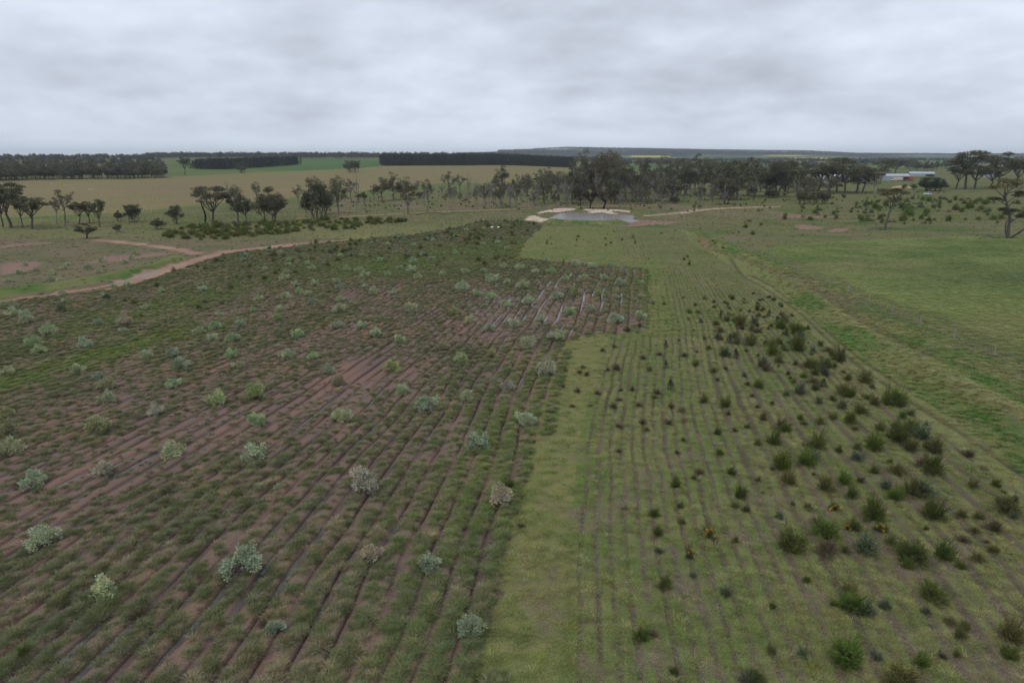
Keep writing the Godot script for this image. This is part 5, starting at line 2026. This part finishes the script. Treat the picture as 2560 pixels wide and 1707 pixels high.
func build_far_woods() -> void:
	var gums: Array = []
	for i in 3:
		gums.append(wood_mesh(600 + i, false))
	var pines: Array = []
	for i in 2:
		pines.append(wood_mesh(700 + i, true))
	rng.seed = 5150
	# the wood at the left: its front edge runs from 735 m at the frame's edge to 850 m
	for i in 3:
		var l := wood_list(520, func(a, z): return z > lerpf(640.0, 860.0, clampf((a + 0.85) / 0.60, 0, 1)) + 10.0 * sin(a * 90.0), -1.1, -0.495, 640.0, 2300.0, 0.6, 1.3)
		var front := wood_list(130, func(a, z): return z > lerpf(640.0, 860.0, clampf((a + 0.85) / 0.60, 0, 1)) and z < lerpf(690.0, 910.0, clampf((a + 0.85) / 0.60, 0, 1)), -1.0, -0.495, 640.0, 960.0, 0.7, 1.15)
		scatter("gum_woodland_forest", gums[i], l + front, "dark gum woodland filling the left horizon", M.leaf)
	# long belt along the horizon, left and centre
	for i in 3:
		var l2 := wood_list(620, func(a, z): return true, -0.52, 0.12, 2150.0, 2900.0, 0.9, 1.7)
		scatter("horizon_belt_forest", gums[i], l2, "long dark belt of trees along the horizon", M.leaf)
	# two pine plantations in straight blocks
	var blocks := [[-470.0, 1145.0, -424.0, 1415.0, 62.0, "small dark pine plantation beside the green crop"], [-246.0, 1352.0, 132.0, 1445.0, 115.0, "long dark pine plantation behind the stubble field"]]
	for bl in blocks:
		for v in 2:
			var pl: Array = []
			var a := Vector2(bl[0], bl[1])
			var b := Vector2(bl[2], bl[3])
			var len := a.distance_to(b)
			var dir := (b - a) / len
			var nrm := Vector2(-dir.y, dir.x)
			if nrm.y < 0.0:
				nrm = -nrm
			if bl[2] < 0.0:
				nrm = Vector2(-1, 0.1).normalized()
			var u := 0.0
			while u < len:
				var w := 0.0
				while w < bl[4]:
					if rng.randi() % 2 == v:
						var q := a + dir * (u + rng.randf_range(-0.7, 0.7)) + nrm * (w + rng.randf_range(-0.7, 0.7))
						var k := rng.randf_range(0.65, 1.25) * (0.88 if bl[2] < 0.0 else 1.08)
						pl.append([Vector3(q.x, relief(q.x, q.y), -q.y), Vector3(k, k, k), vary(Color(1, 1, 1), 0.25)])
					w += 4.6
				u += 3.4
			scatter("pine_plantation_forest", pines[v], pl, bl[5], M.leaf)
	# gum belt behind the farm and scattered tree lines on the right
	for i in 3:
		var l3 := wood_list(150, func(a, z): return absf(z - 1500.0 - 350.0 * sin(a * 40.0)) < 30.0, 0.10, 0.8, 1100.0, 1900.0, 0.8, 1.15)
		l3 += wood_list(260, func(a, z): return absf(z - 2600.0 + 300.0 * sin(a * 30.0)) < 60.0, 0.10, 0.85, 2200.0, 3000.0, 0.9, 1.3)
		l3 += wood_list(60, func(a, z): return true, 0.1, 0.85, 900.0, 2600.0, 0.6, 1.0)
		scatter("distant_treeline_forest", gums[i], l3, "distant tree lines between the right-hand fields", M.leaf)
	# woodland on the hills
	for i in 3:
		var l4 := wood_list(3400, func(a, z): return n_big.get_noise_2d(a * z * 0.05 + 15.0, z * 0.035) < 0.12 and not (a < -0.02), -0.1, 0.8, 5600.0, 8300.0, 1.0, 1.6)
		scatter("hill_forest", gums[i], l4, "blue-grey bush covering the far hills", M.leaf)

# ------------------------------------------------------------------ farm
func gable(called: String, x: float, z: float, long: float, deep: float, wall: float, rise: float, turn: float, label: String, wall_mat: Material, roof_mat: Material) -> Node3D:
	var o := base(called, Vector3(x, relief(x, z) - 0.1, -z), turn)
	tag(o, label, "shed")
	var w := Soup.new()
	w.box(Vector3(0, wall / 2, -deep / 2 + 0.1), Vector3(long, wall, 0.2))
	w.box(Vector3(-long / 2 + 0.1, wall / 2, 0), Vector3(0.2, wall, deep - 0.4))
	w.box(Vector3(long / 2 - 0.1, wall / 2, 0), Vector3(0.2, wall, deep - 0.4))
	w.box(Vector3(-long * 0.19, wall / 2, deep / 2 - 0.1), Vector3(long * 0.62, wall, 0.2))
	w.box(Vector3(long * 0.31, wall - 0.4, deep / 2 - 0.1), Vector3(long * 0.38, 0.8, 0.2))
	for sx in [-1.0, 1.0]:
		var gx: float = sx * (long / 2 - 0.1)
		w.tri(Vector3(gx, wall, -deep / 2), Vector3(gx, wall, deep / 2), Vector3(gx, wall + rise, 0), Vector3(sx, 0, 0), Color(1, 1, 1))
	mesh_node("wall", w.mesh(), wall_mat, o)
	var slope := sqrt(pow(deep / 2, 2) + rise * rise)
	for sz in [-1.0, 1.0]:
		var r := Soup.new()
		var tilt := Basis(Vector3.RIGHT, sz * atan2(rise, deep / 2))
		r.box(Vector3(0, wall + rise / 2 + 0.12, sz * deep / 4), Vector3(long + 0.6, 0.1, slope + 0.4), Color(1, 1, 1), tilt)
		var q := -long / 2
		while q < long / 2:
			r.box(Vector3(q, wall + rise / 2 + 0.2, sz * deep / 4), Vector3(0.12, 0.06, slope + 0.35), Color(1, 1, 1), tilt)
			q += 0.76
		mesh_node("roof", r.mesh(), roof_mat, o)
	var d := Soup.new()
	for i in 3:
		d.box(Vector3(long * (0.14 + 0.12 * i), wall / 2 - 0.2, deep / 2 - 0.12), Vector3(0.25, wall - 0.6, 0.2))
	mesh_node("door_frame", d.mesh(), M.steel, o)
	return o

func wheel(parent: Node3D, at_: Vector3, r: float, w: float) -> void:
	var t := Soup.new()
	t.tube([at_ + Vector3(0, 0, -w / 2), at_ + Vector3(0, 0, -w / 2), at_ + Vector3(0, 0, w / 2), at_ + Vector3(0, 0, w / 2)], [0.0, r, r, 0.0], 12, Color(1, 1, 1))
	var o := mesh_node("wheel", t.mesh(), M.dark, parent)
	var q := Soup.new()
	q.tube([at_ + Vector3(0, 0, -w / 2 - 0.02), at_ + Vector3(0, 0, -w / 2 - 0.02), at_ + Vector3(0, 0, w / 2 + 0.02), at_ + Vector3(0, 0, w / 2 + 0.02)], [0.0, r * 0.55, r * 0.55, 0.0], 10, Color(1, 1, 1))
	mesh_node("rim", q.mesh(), M.steel, o)

func build_farm() -> void:
	rng.seed = 31
	gable("machinery_shed", 383.0, 700.0, 22.0, 11.0, 4.6, 1.9, -0.1, "long blue-grey iron machinery shed behind the lawn", M.wall, M.tin)
	gable("long_shed", 480.0, 824.0, 26.0, 13.0, 3.2, 1.9, -0.25, "wide pale-roofed shed farther back on the farm", M.wall, M.tin)
	gable("hay_shed", 552.0, 812.0, 18.0, 10.0, 4.5, 1.8, 0.2, "small grey shed half hidden by the right-hand gums", M.wall, M.tin)
	gable("white_roofed_shed", 292.0, 640.0, 24.0, 9.0, 5.6, 1.2, 0.0, "white-roofed shed seen through the belt trees", M.wall, M.white)
	# silos on legs
	for i in 2:
		var sx := 304.0 + i * 6.2
		var sz := 606.0
		var o := base("grain_silo", Vector3(sx, relief(sx, sz), -sz))
		tag(o, "silver grain silo on legs beside the pale forked gum, " + ("left one" if i == 0 else "right one"), "silo", "silos among the trees")
		var b := Soup.new()
		b.tube([Vector3(0, 1.3, 0), Vector3(0, 4.0, 0), Vector3(0, 4.0, 0), Vector3(0, 9.2, 0), Vector3(0, 9.2, 0), Vector3(0, 10.6, 0)], [0.3, 2.6, 2.7, 2.7, 2.8, 0.35], 18, Color(1, 1, 1))
		for q in 6:
			b.tube([Vector3(0, 4.4 + q * 0.85, 0), Vector3(0, 4.5 + q * 0.85, 0)], [2.74, 2.74], 18, Color(1, 1, 1))
		mesh_node("bin", b.mesh(), M.silver, o)
		for q in 5:
			var l := Soup.new()
			var a := TAU * q / 5.0
			l.tube([Vector3(cos(a) * 2.6, -0.2, sin(a) * 2.6), Vector3(cos(a) * 2.6, 4.2, sin(a) * 2.6)], [0.09, 0.09], 5, Color(1, 1, 1))
			mesh_node("leg", l.mesh(), M.steel, o)
	# truck with a pale tarpaulin body and the red machine beside it
	var t := base("grain_truck", Vector3(378.5, relief(378.5, 688.0), -688.0), 0.05)
	tag(t, "pale box-bodied truck parked before the machinery shed", "truck")
	var tb := Soup.new()
	tb.box(Vector3(0.8, 2.4, 0), Vector3(8.0, 2.6, 2.4))
	mesh_node("body", tb.mesh(), M.cream, t)
	var tc := Soup.new()
	tc.box(Vector3(-4.6, 1.9, 0), Vector3(2.2, 2.2, 2.3))
	tc.box(Vector3(-0.2, 0.9, 0), Vector3(10.4, 0.35, 1.6))
	mesh_node("cab", tc.mesh(), M.white, t)
	var tw := Soup.new()
	tw.box(Vector3(-5.0, 2.4, 1.16), Vector3(1.1, 0.8, 0.03))
	tw.box(Vector3(-5.71, 2.4, 0), Vector3(0.03, 0.9, 2.0))
	mesh_node("window", tw.mesh(), M.glass, t)
	for p in [-4.4, 2.2, 3.4]:
		for q in [-1.0, 1.0]:
			wheel(t, Vector3(p, 0.55, q), 0.55, 0.35)
	var h := base("harvester", Vector3(390.5, relief(390.5, 687.0), -687.0), 0.15)
	tag(h, "red harvester standing at the machinery shed's open end", "harvester")
	var hb := Soup.new()
	hb.box(Vector3(0.4, 2.5, 0), Vector3(5.2, 1.9, 2.8))
	hb.box(Vector3(1.6, 3.7, 0), Vector3(2.4, 0.7, 2.4))
	mesh_node("body", hb.mesh(), M.red, h)
	var hc := Soup.new()
	hc.box(Vector3(-2.6, 3.1, 0), Vector3(1.3, 1.8, 1.9))
	mesh_node("cab", hc.mesh(), M.glass, h)
	var hh := Soup.new()
	hh.box(Vector3(-4.2, 0.8, 0), Vector3(1.2, 0.8, 6.5))
	hh.box(Vector3(-3.2, 1.4, 0), Vector3(2.0, 0.5, 0.9), Color(1, 1, 1), Basis(Vector3.BACK, 0.4))
	mesh_node("header", hh.mesh(), M.red, h)
	for q in [-1.0, 1.0]:
		wheel(h, Vector3(-1.7, 0.95, q * 1.5), 0.95, 0.6)
		wheel(h, Vector3(2.2, 0.6, q * 1.3), 0.6, 0.4)
	# heap of yellow sand
	var hs := Soup.new()
	var n := 28
	var pts: Array = []
	for j in n + 1:
		for i in n + 1:
			var u := (i / float(n) - 0.5) * 2.0
			var v := (j / float(n) - 0.5) * 2.0
			var y := maxf(0.0, 1.0 - (u * u + v * v)) * (0.6 + 0.5 * n_mid.get_noise_2d(u * 40.0, v * 40.0)) * 2.4 - 0.06
			pts.append(Vector3(u * 8.0, y, v * 4.0))
	for j in n:
		for i in n:
			var o4 := j * (n + 1) + i
			var nn: Vector3 = (pts[o4 + n + 1] - pts[o4]).cross(pts[o4 + 1] - pts[o4]).normalized()
			hs.quad(pts[o4], pts[o4 + 1], pts[o4 + n + 2], pts[o4 + n + 1], nn, vary(Color(0.36, 0.24, 0.14), 0.1))
	var heap := mesh_node("sand_heap", hs.mesh(), M.plain)
	heap.position = Vector3(299, relief(299, 536), -536)
	tag(heap, "low heap of yellow sand in front of the sheds", "heap")
	# the white car
	var c := base("parked_car", Vector3(260.0, relief(260.0, 436.0), -436.0), 0.25)
	tag(c, "white car parked behind shrubs on the rough ground at right", "car")
	var profile := [[-2.3, 0.45], [-2.3, 1.0], [-1.9, 1.12], [-0.95, 1.15], [-0.35, 1.72], [1.5, 1.78], [2.15, 1.15], [2.3, 1.0], [2.3, 0.45]]
	var cb := Soup.new()
	for side in [-1.0, 1.0]:
		for i in range(1, profile.size() - 1):
			cb.tri(Vector3(profile[0][0], profile[0][1], side * 0.9), Vector3(profile[i][0], profile[i][1], side * (0.9 if profile[i][1] < 1.3 else 0.75)), Vector3(profile[i + 1][0], profile[i + 1][1], side * (0.9 if profile[i + 1][1] < 1.3 else 0.75)), Vector3(0, 0, side), Color(1, 1, 1))
	for i in profile.size():
		var a1: Array = profile[i]
		var b1: Array = profile[(i + 1) % profile.size()]
		var wa := 0.9 if a1[1] < 1.3 else 0.75
		var wb := 0.9 if b1[1] < 1.3 else 0.75
		var nn2 := Vector3(-(b1[1] - a1[1]), b1[0] - a1[0], 0).normalized()
		cb.quad(Vector3(a1[0], a1[1], -wa), Vector3(a1[0], a1[1], wa), Vector3(b1[0], b1[1], wb), Vector3(b1[0], b1[1], -wb), nn2, Color(1, 1, 1))
	mesh_node("body", cb.mesh(), M.white, c)
	for side in [-1.0, 1.0]:
		var g := Soup.new()
		g.quad(Vector3(-0.7, 1.2, side * 0.9), Vector3(-0.3, 1.62, side * 0.81), Vector3(1.4, 1.66, side * 0.81), Vector3(1.8, 1.2, side * 0.9), Vector3(0, 0, side), Color(1, 1, 1))
		mesh_node("window", g.mesh(), M.glass, c)
	var ws := Soup.new()
	ws.quad(Vector3(-0.92, 1.2, -0.75), Vector3(-0.92, 1.2, 0.75), Vector3(-0.42, 1.68, 0.68), Vector3(-0.42, 1.68, -0.68), Vector3(-0.7, 0.7, 0), Color(1, 1, 1))
	mesh_node("windscreen", ws.mesh(), M.glass, c)
	for p in [-1.45, 1.45]:
		for q in [-0.82, 0.82]:
			wheel(c, Vector3(p, 0.38, q), 0.38, 0.24)

# ------------------------------------------------------------------ small things
func build_small_things() -> void:
	rng.seed = 64
	# sheep far out on the stubble
	var sp := Soup.new()
	sp.tube([Vector3(-0.62, 0.7, 0), Vector3(-0.55, 0.72, 0), Vector3(-0.3, 0.7, 0), Vector3(0.2, 0.7, 0), Vector3(0.5, 0.75, 0), Vector3(0.68, 0.92, 0), Vector3(0.85, 0.98, 0), Vector3(1.0, 0.86, 0), Vector3(1.05, 0.84, 0)], [0.02, 0.24, 0.36, 0.37, 0.28, 0.17, 0.14, 0.08, 0.02], 9, Color(1, 1, 1))
	for lx in [-0.42, 0.38]:
		for lz in [-0.16, 0.16]:
			sp.tube([Vector3(lx, 0.6, lz), Vector3(lx + 0.03, 0.3, lz), Vector3(lx, -0.02, lz)], [0.1, 0.05, 0.04], 6, Color(1, 1, 1))
	for lz in [-0.12, 0.12]:
		sp.tube([Vector3(0.82, 1.02, lz * 0.8), Vector3(0.8, 1.03, lz * 1.7)], [0.04, 0.015], 5, Color(1, 1, 1))
	var sm := sp.mesh()
	var items: Array = []
	for p in SHEEP:
		var o := mesh_node("sheep", sm, M.wool)
		o.position = Vector3(p[0], relief(p[0], p[1]), -p[1])
		o.rotation.y = rng.randf() * TAU
		o.scale = Vector3(0.75, 0.75, 0.75)
		tag(o, "", "sheep", "sheep grazing the far stubble field")
		items.append([o, p[0], p[1], "tiny pale sheep grazing"])
	label_bands(items, 12, "stubble field sheep")
	# two pale stones at the far end of the furrows
	for i in 2:
		var s := Soup.new()
		var pts: Array = []
		for j in 5:
			for k in 8:
				var a := TAU * k / 8.0
				var r: float = [0.3, 0.42, 0.38, 0.22, 0.02][j] * rng.randf_range(0.8, 1.2)
				pts.append(Vector3(cos(a) * r * 1.2, [-0.1, 0.1, 0.32, 0.46, 0.5][j], sin(a) * r))
		for j in 4:
			for k in 8:
				var p0: Vector3 = pts[j * 8 + k]
				var p1: Vector3 = pts[j * 8 + (k + 1) % 8]
				var p2: Vector3 = pts[j * 8 + 8 + (k + 1) % 8]
				var p3: Vector3 = pts[j * 8 + 8 + k]
				s.quad(p0, p1, p2, p3, (p3 - p0).cross(p1 - p0).normalized() * -1.0, Color(1, 1, 1))
		var st := mesh_node("white_stone", s.mesh(), M.stone)
		st.position = at(-6.8 + i * 2.2, 235.3)
		tag(st, "small white lump at the far end of the furrows, " + ("left of the pair" if i == 0 else "right of the pair"), "stone", "pair of white lumps")
	# fallen timber
	var logs := [[64.9, 358.0, 100.0, 390.0, 6.5, 0.3, "long pale log leaning against the belt trees"], [118.0, 228.5, 126.5, 230.0, 0.12, 0.16, "dead branch lying left of the leaning lone tree"], [139.0, 204.0, 147.0, 205.5, 0.15, 0.16, "dead branch lying left of the tall lone tree"], [150.5, 204.5, 158.0, 206.5, 0.2, 0.18, "broken limb lying right of the tall lone tree"], [-40.0, 288.0, -22.0, 292.0, 0.3, 0.2, "grey fallen trunk below the left gum belt"], [-84.0, 287.0, -72.0, 292.0, 0.3, 0.18, "fallen branch among the left gum trees"]]
	for l in logs:
		var s2 := Soup.new()
		var a2 := Vector3(l[0], relief(l[0], l[1]) + 0.05, -l[1])
		var b2 := Vector3(l[2], relief(l[2], l[3]) + l[4], -l[3])
		limb(s2, Vector3.ZERO, b2 - a2, l[5], l[5] * 0.4, 0.2, Color(0.30, 0.275, 0.25) if l[4] > 1.0 else Color(0.12, 0.11, 0.10), 6)
		for i in 6:
			var f := (b2 - a2) * rng.randf_range(0.3, 0.9)
			limb(s2, f, f + Vector3(rng.randf_range(-1.5, 1.5), rng.randf_range(0.1, 0.6), rng.randf_range(-1.5, 1.5)), l[5] * 0.4, 0.02, 0.0, Color(0.14, 0.13, 0.12), 3)
		var o3 := mesh_node("fallen_log", s2.mesh(), M.bark)
		o3.position = a2
		tag(o3, l[6], "log")
	# charred stump in the left belt
	var cs := Soup.new()
	limb(cs, Vector3(0, -0.2, 0), Vector3(-0.2, 8.0, 0.1), 0.42, 0.2, 0.0, Color(0.03, 0.028, 0.027), 6)
	limb(cs, Vector3(-0.1, 5.5, 0), Vector3(0.4, 6.6, 0.2), 0.12, 0.04, 0.0, Color(0.03, 0.028, 0.027), 3)
	var stump := mesh_node("burnt_stump", cs.mesh(), M.bark)
	stump.position = Vector3(-113.5, relief(-113.5, 255.0), -255.0)
	tag(stump, "black burnt stump left of the big flat-topped gum", "stump")

# ------------------------------------------------------------------ grasses
func tuft(sd: int, blades: int, height: float, lean: float, width: float, col: Color, flat := 0.0) -> ArrayMesh:
	rng.seed = sd
	var s := Soup.new()
	for i in blades:
		var a := rng.randf() * TAU
		var r := rng.randf() * 0.35
		var p := Vector3(cos(a) * r, -0.03, sin(a) * r)
		var out := Vector3(cos(a), 0, sin(a)) * rng.randf_range(0.2, 1.0) * lean
		var h := height * rng.randf_range(0.55, 1.1) * (1.0 - flat)
		var mid := p + out * 0.45 + Vector3(0, h * 0.7, 0)
		var tip := p + out * 1.1 + Vector3(0, h * rng.randf_range(0.75, 1.0), 0)
		var side := Vector3(-sin(a + rng.randf() * 2.0), 0, cos(a)).normalized() * width
		var n1 := side.cross(mid - p).normalized()
		var n2 := side.cross(tip - mid).normalized()
		var cc := vary(col, 0.25)
		s.quad(p - side, p + side, mid + side * 0.8, mid - side * 0.8, n1, cc)
		s.tri(mid - side * 0.8, mid + side * 0.8, tip, n2, cc)
	return s.mesh()

func build_grass() -> void:
	var W := Color(1, 1, 1)
	var tus := [tuft(901, 120, 0.30, 0.36, 0.010, W), tuft(902, 110, 0.25, 0.40, 0.010, W), tuft(903, 70, 0.40, 0.28, 0.008, W)]
	var low := [tuft(911, 60, 0.15, 0.22, 0.007, W), tuft(912, 52, 0.11, 0.26, 0.007, W)]
	var straw := [tuft(921, 34, 0.08, 0.5, 0.006, W, 0.2), tuft(922, 30, 0.15, 0.45, 0.006, W, 0.1)]
	rng.seed = 60606
	var lists: Array = [[], [], []]
	var k := int(floor(-134.0 / ROW))
	while k * ROW < 13.5:
		var z := 21.0
		while z < 262.0:
			var st := clampf(0.24 + (z - 30.0) * 0.0045, 0.22, 0.9)
			var s := k * ROW
			var x := x_of(s, z)
			var vis: float = absf(x) / (z + 5.0)
			if vis < 0.92 and inside("left", P_LEFT, Vector2(x, z)):
				var cv := cover(x, z)
				var lush := lushness(Vector2(x, z))
				for q in 4:
					if rng.randf() > cv * 0.95 - 0.06:
						continue
					var p := 0.31 + (q + rng.randf()) / 4.0 * 0.62
					if rng.randf() < (lush - 0.5) * 0.6:
						p = rng.randf()
					var zz := z + rng.randf() * st
					var ss := s + p * ROW
					var xx := x_of(ss, zz)
					if n_fine.get_noise_2d(xx * 1.35, zz * 1.1) < -0.10 + 0.18 * (0.8 - cv) - 0.25 * lush and rng.randf() < 0.85:
						continue
					var y := relief(xx, zz) + maxf(furrow(ss, zz), -0.04)
					var col := Color(0.142, 0.172, 0.074)
					var pick := rng.randf()
					var tone := n_mid.get_noise_2d(xx * 1.3 + 60.0, zz * 1.3)
					if pick < 0.22 + tone * 0.8:
						col = Color(0.28, 0.245, 0.155)
					elif pick < 0.55:
						col = Color(0.185, 0.195, 0.112)
					col = mix3(col, Color(0.185, 0.26, 0.070), lush * 0.8)
					var big := rng.randf_range(0.4, 1.1) * (0.70 + cv * 0.34)
					if z > 120.0:
						big *= 1.15
					lists[rng.randi() % 3].append([Vector3(xx, y, -zz), big, vary(col, 0.2)])
			z += st
		k += 1
	for i in 3:
		scatter("tussock_grass", tus[i], lists[i], "grass tussocks covering the furrow ridges", M.grass)
	# short mown sward with dead straw along the rip lines
	var a: Array = [[], []]
	var b: Array = [[], []]
	var long: Array = []
	var z2 := 21.0
	while z2 < 240.0:
		var st2 := clampf(0.215 + (z2 - 30.0) * 0.0055, 0.2, 1.2)
		var x2 := -2.5
		while x2 < 62.0:
			var xx2 := x2 + rng.randf() * st2
			var zz2 := z2 + rng.randf() * st2
			x2 += st2
			if absf(xx2) > 0.80 * (zz2 + 9.0):
				continue
			var r := MOWN
			if xx2 > 40.0 or z2 > 88.0 or xx2 < 9.0:
				r = region_of(xx2, zz2)
			if r != MOWN and r != BANK:
				continue
			var rr := right_row(xx2, zz2)
			var q2 := absf(rr - roundf(rr))
			var in_rows := rr > -9.6 and rr < 22.6 and r == MOWN and not (zz2 > 90.0 and zz2 < 164.0 and rr < -1.0)
			var y2 := relief(xx2, zz2)
			var dead := n_mid.get_noise_2d(xx2 * 2.2 + 90.0, zz2 * 2.2)
			var gap := n_fine.get_noise_2d(xx2 * 1.2, zz2 * 1.2)
			var even := int(roundf(rr)) % 2 == 0
			var bare := 0.15 if not (rr > 3.0 and zz2 < 92.0) else (0.27 if even else 0.1)
			if xx2 > 36.0 and r == MOWN and minf(pdist(L_TRACK_A, Vector2(xx2, zz2)), pdist(L_TRACK_B, Vector2(xx2, zz2))) < 0.24:
				continue
			if in_rows and q2 < bare:
				if rng.randf() < 0.3:
					b[rng.randi() % 2].append([Vector3(xx2, y2 - 0.03, -zz2), rng.randf_range(0.4, 0.8), vary(Color(0.26, 0.215, 0.17), 0.35)])
				continue
			if in_rows and q2 < bare + 0.05 and rng.randf() < 0.75 or zz2 < 60.0 and dead > 0.2 and rng.randf() < 0.5:
				var sc := vary(Color(0.27, 0.22, 0.165), 0.4)
				b[rng.randi() % 2].append([Vector3(xx2, y2 - 0.02, -zz2), rng.randf_range(0.6, 1.2), sc])
			else:
				if r == MOWN and gap < -0.05 and rng.randf() < 0.75 or rng.randf() < 0.2:
					continue
				var mid := n_mid.get_noise_2d(xx2, zz2)
				var c := mix3(Color(0.195, 0.205, 0.078), Color(0.125, 0.185, 0.048), 0.55 + mid * 0.9 + n_big.get_noise_2d(xx2, zz2) * 0.7)
				if in_rows and q2 > 0.35:
					c = mix3(c, Color(0.11, 0.165, 0.04), 0.5)
				if r == BANK or rr > 22.0:
					c = colour_of(r, xx2, zz2, 0.0)
				if rng.randf() < 0.13:
					c = mix3(c, Color(0.29, 0.25, 0.15), 0.7)
				c = mix3(c, Color(0.22, 0.22, 0.095), gap * 0.7)
				var g := rng.randf_range(0.5, 1.35) * (1.0 + gap * 0.7) * (1.3 if z2 > 90.0 else 1.0)
				if r == BANK:
					a[rng.randi() % 2].append([Vector3(xx2, y2, -zz2), g * 1.3, vary(Color(c.r * 1.25, c.g * 1.25, c.b * 1.25), 0.3)])
					if rng.randf() < 0.4:
						long.append([Vector3(xx2, y2, -zz2), rng.randf_range(0.5, 1.0), vary(Color(c.r * 1.45, c.g * 1.45, c.b * 1.4), 0.3)])
				else:
					a[rng.randi() % 2].append([Vector3(xx2, y2, -zz2), g, vary(Color(c.r * 1.25, c.g * 1.25, c.b * 1.25), 0.35)])
		z2 += st2
	for i in 2:
		scatter("mown_grass", low[i], a[i], "short olive grass of the mown rows", M.grass)
		scatter("straw_grass", straw[i], b[i], "grey-pink dead straw along the rip lines", M.grass)
	scatter("bank_grass", tus[1], long, "long green and straw grass on the contour bank", M.grass)
	# grazed turf of the paddock
	var pd: Array = []
	for i in 20000:
		var z6 := rng.randf_range(60.0, 215.0)
		var x6 := rng.randf_range(61.0, 0.8 * (z6 + 8.0) + 1.0)
		if z6 > 120.0 and rng.randf() < 0.3 or x6 < 61.5:
			continue
		if region_of(x6, z6) != PADDOCK:
			continue
		var c6 := colour_of(PADDOCK, x6, z6, 0.0)
		c6 = mix3(c6, Color(0.24, 0.23, 0.115), 0.35 if rng.randf() < 0.4 else 0.0)
		pd.append([Vector3(x6, relief(x6, z6), -z6), rng.randf_range(0.8, 1.8), vary(Color(c6.r * 1.55, c6.g * 1.55, c6.b * 1.55), 0.3)])
	scatter("paddock_grass", low[0], pd, "grazed turf of the right-hand paddock", M.grass)
	# long tufts on the verges, the rough ground and the dam
	var c3: Array = []
	for i in 9000:
		var z3 := rng.randf_range(120.0, 330.0)
		var x3 := rng.randf_range(-0.8, 0.8) * z3
		var r3 := region_of(x3, z3)
		if r3 != GROUND and r3 != BANK:
			continue
		var col3 := mix3(Color(0.17, 0.18, 0.08), Color(0.24, 0.205, 0.13), rng.randf())
		c3.append([Vector3(x3, relief(x3, z3), -z3), rng.randf_range(0.5, 1.1), vary(col3, 0.3)])
	scatter("rough_grass", tus[1], c3, "rough grass clumps on the ground round the dam", M.grass)
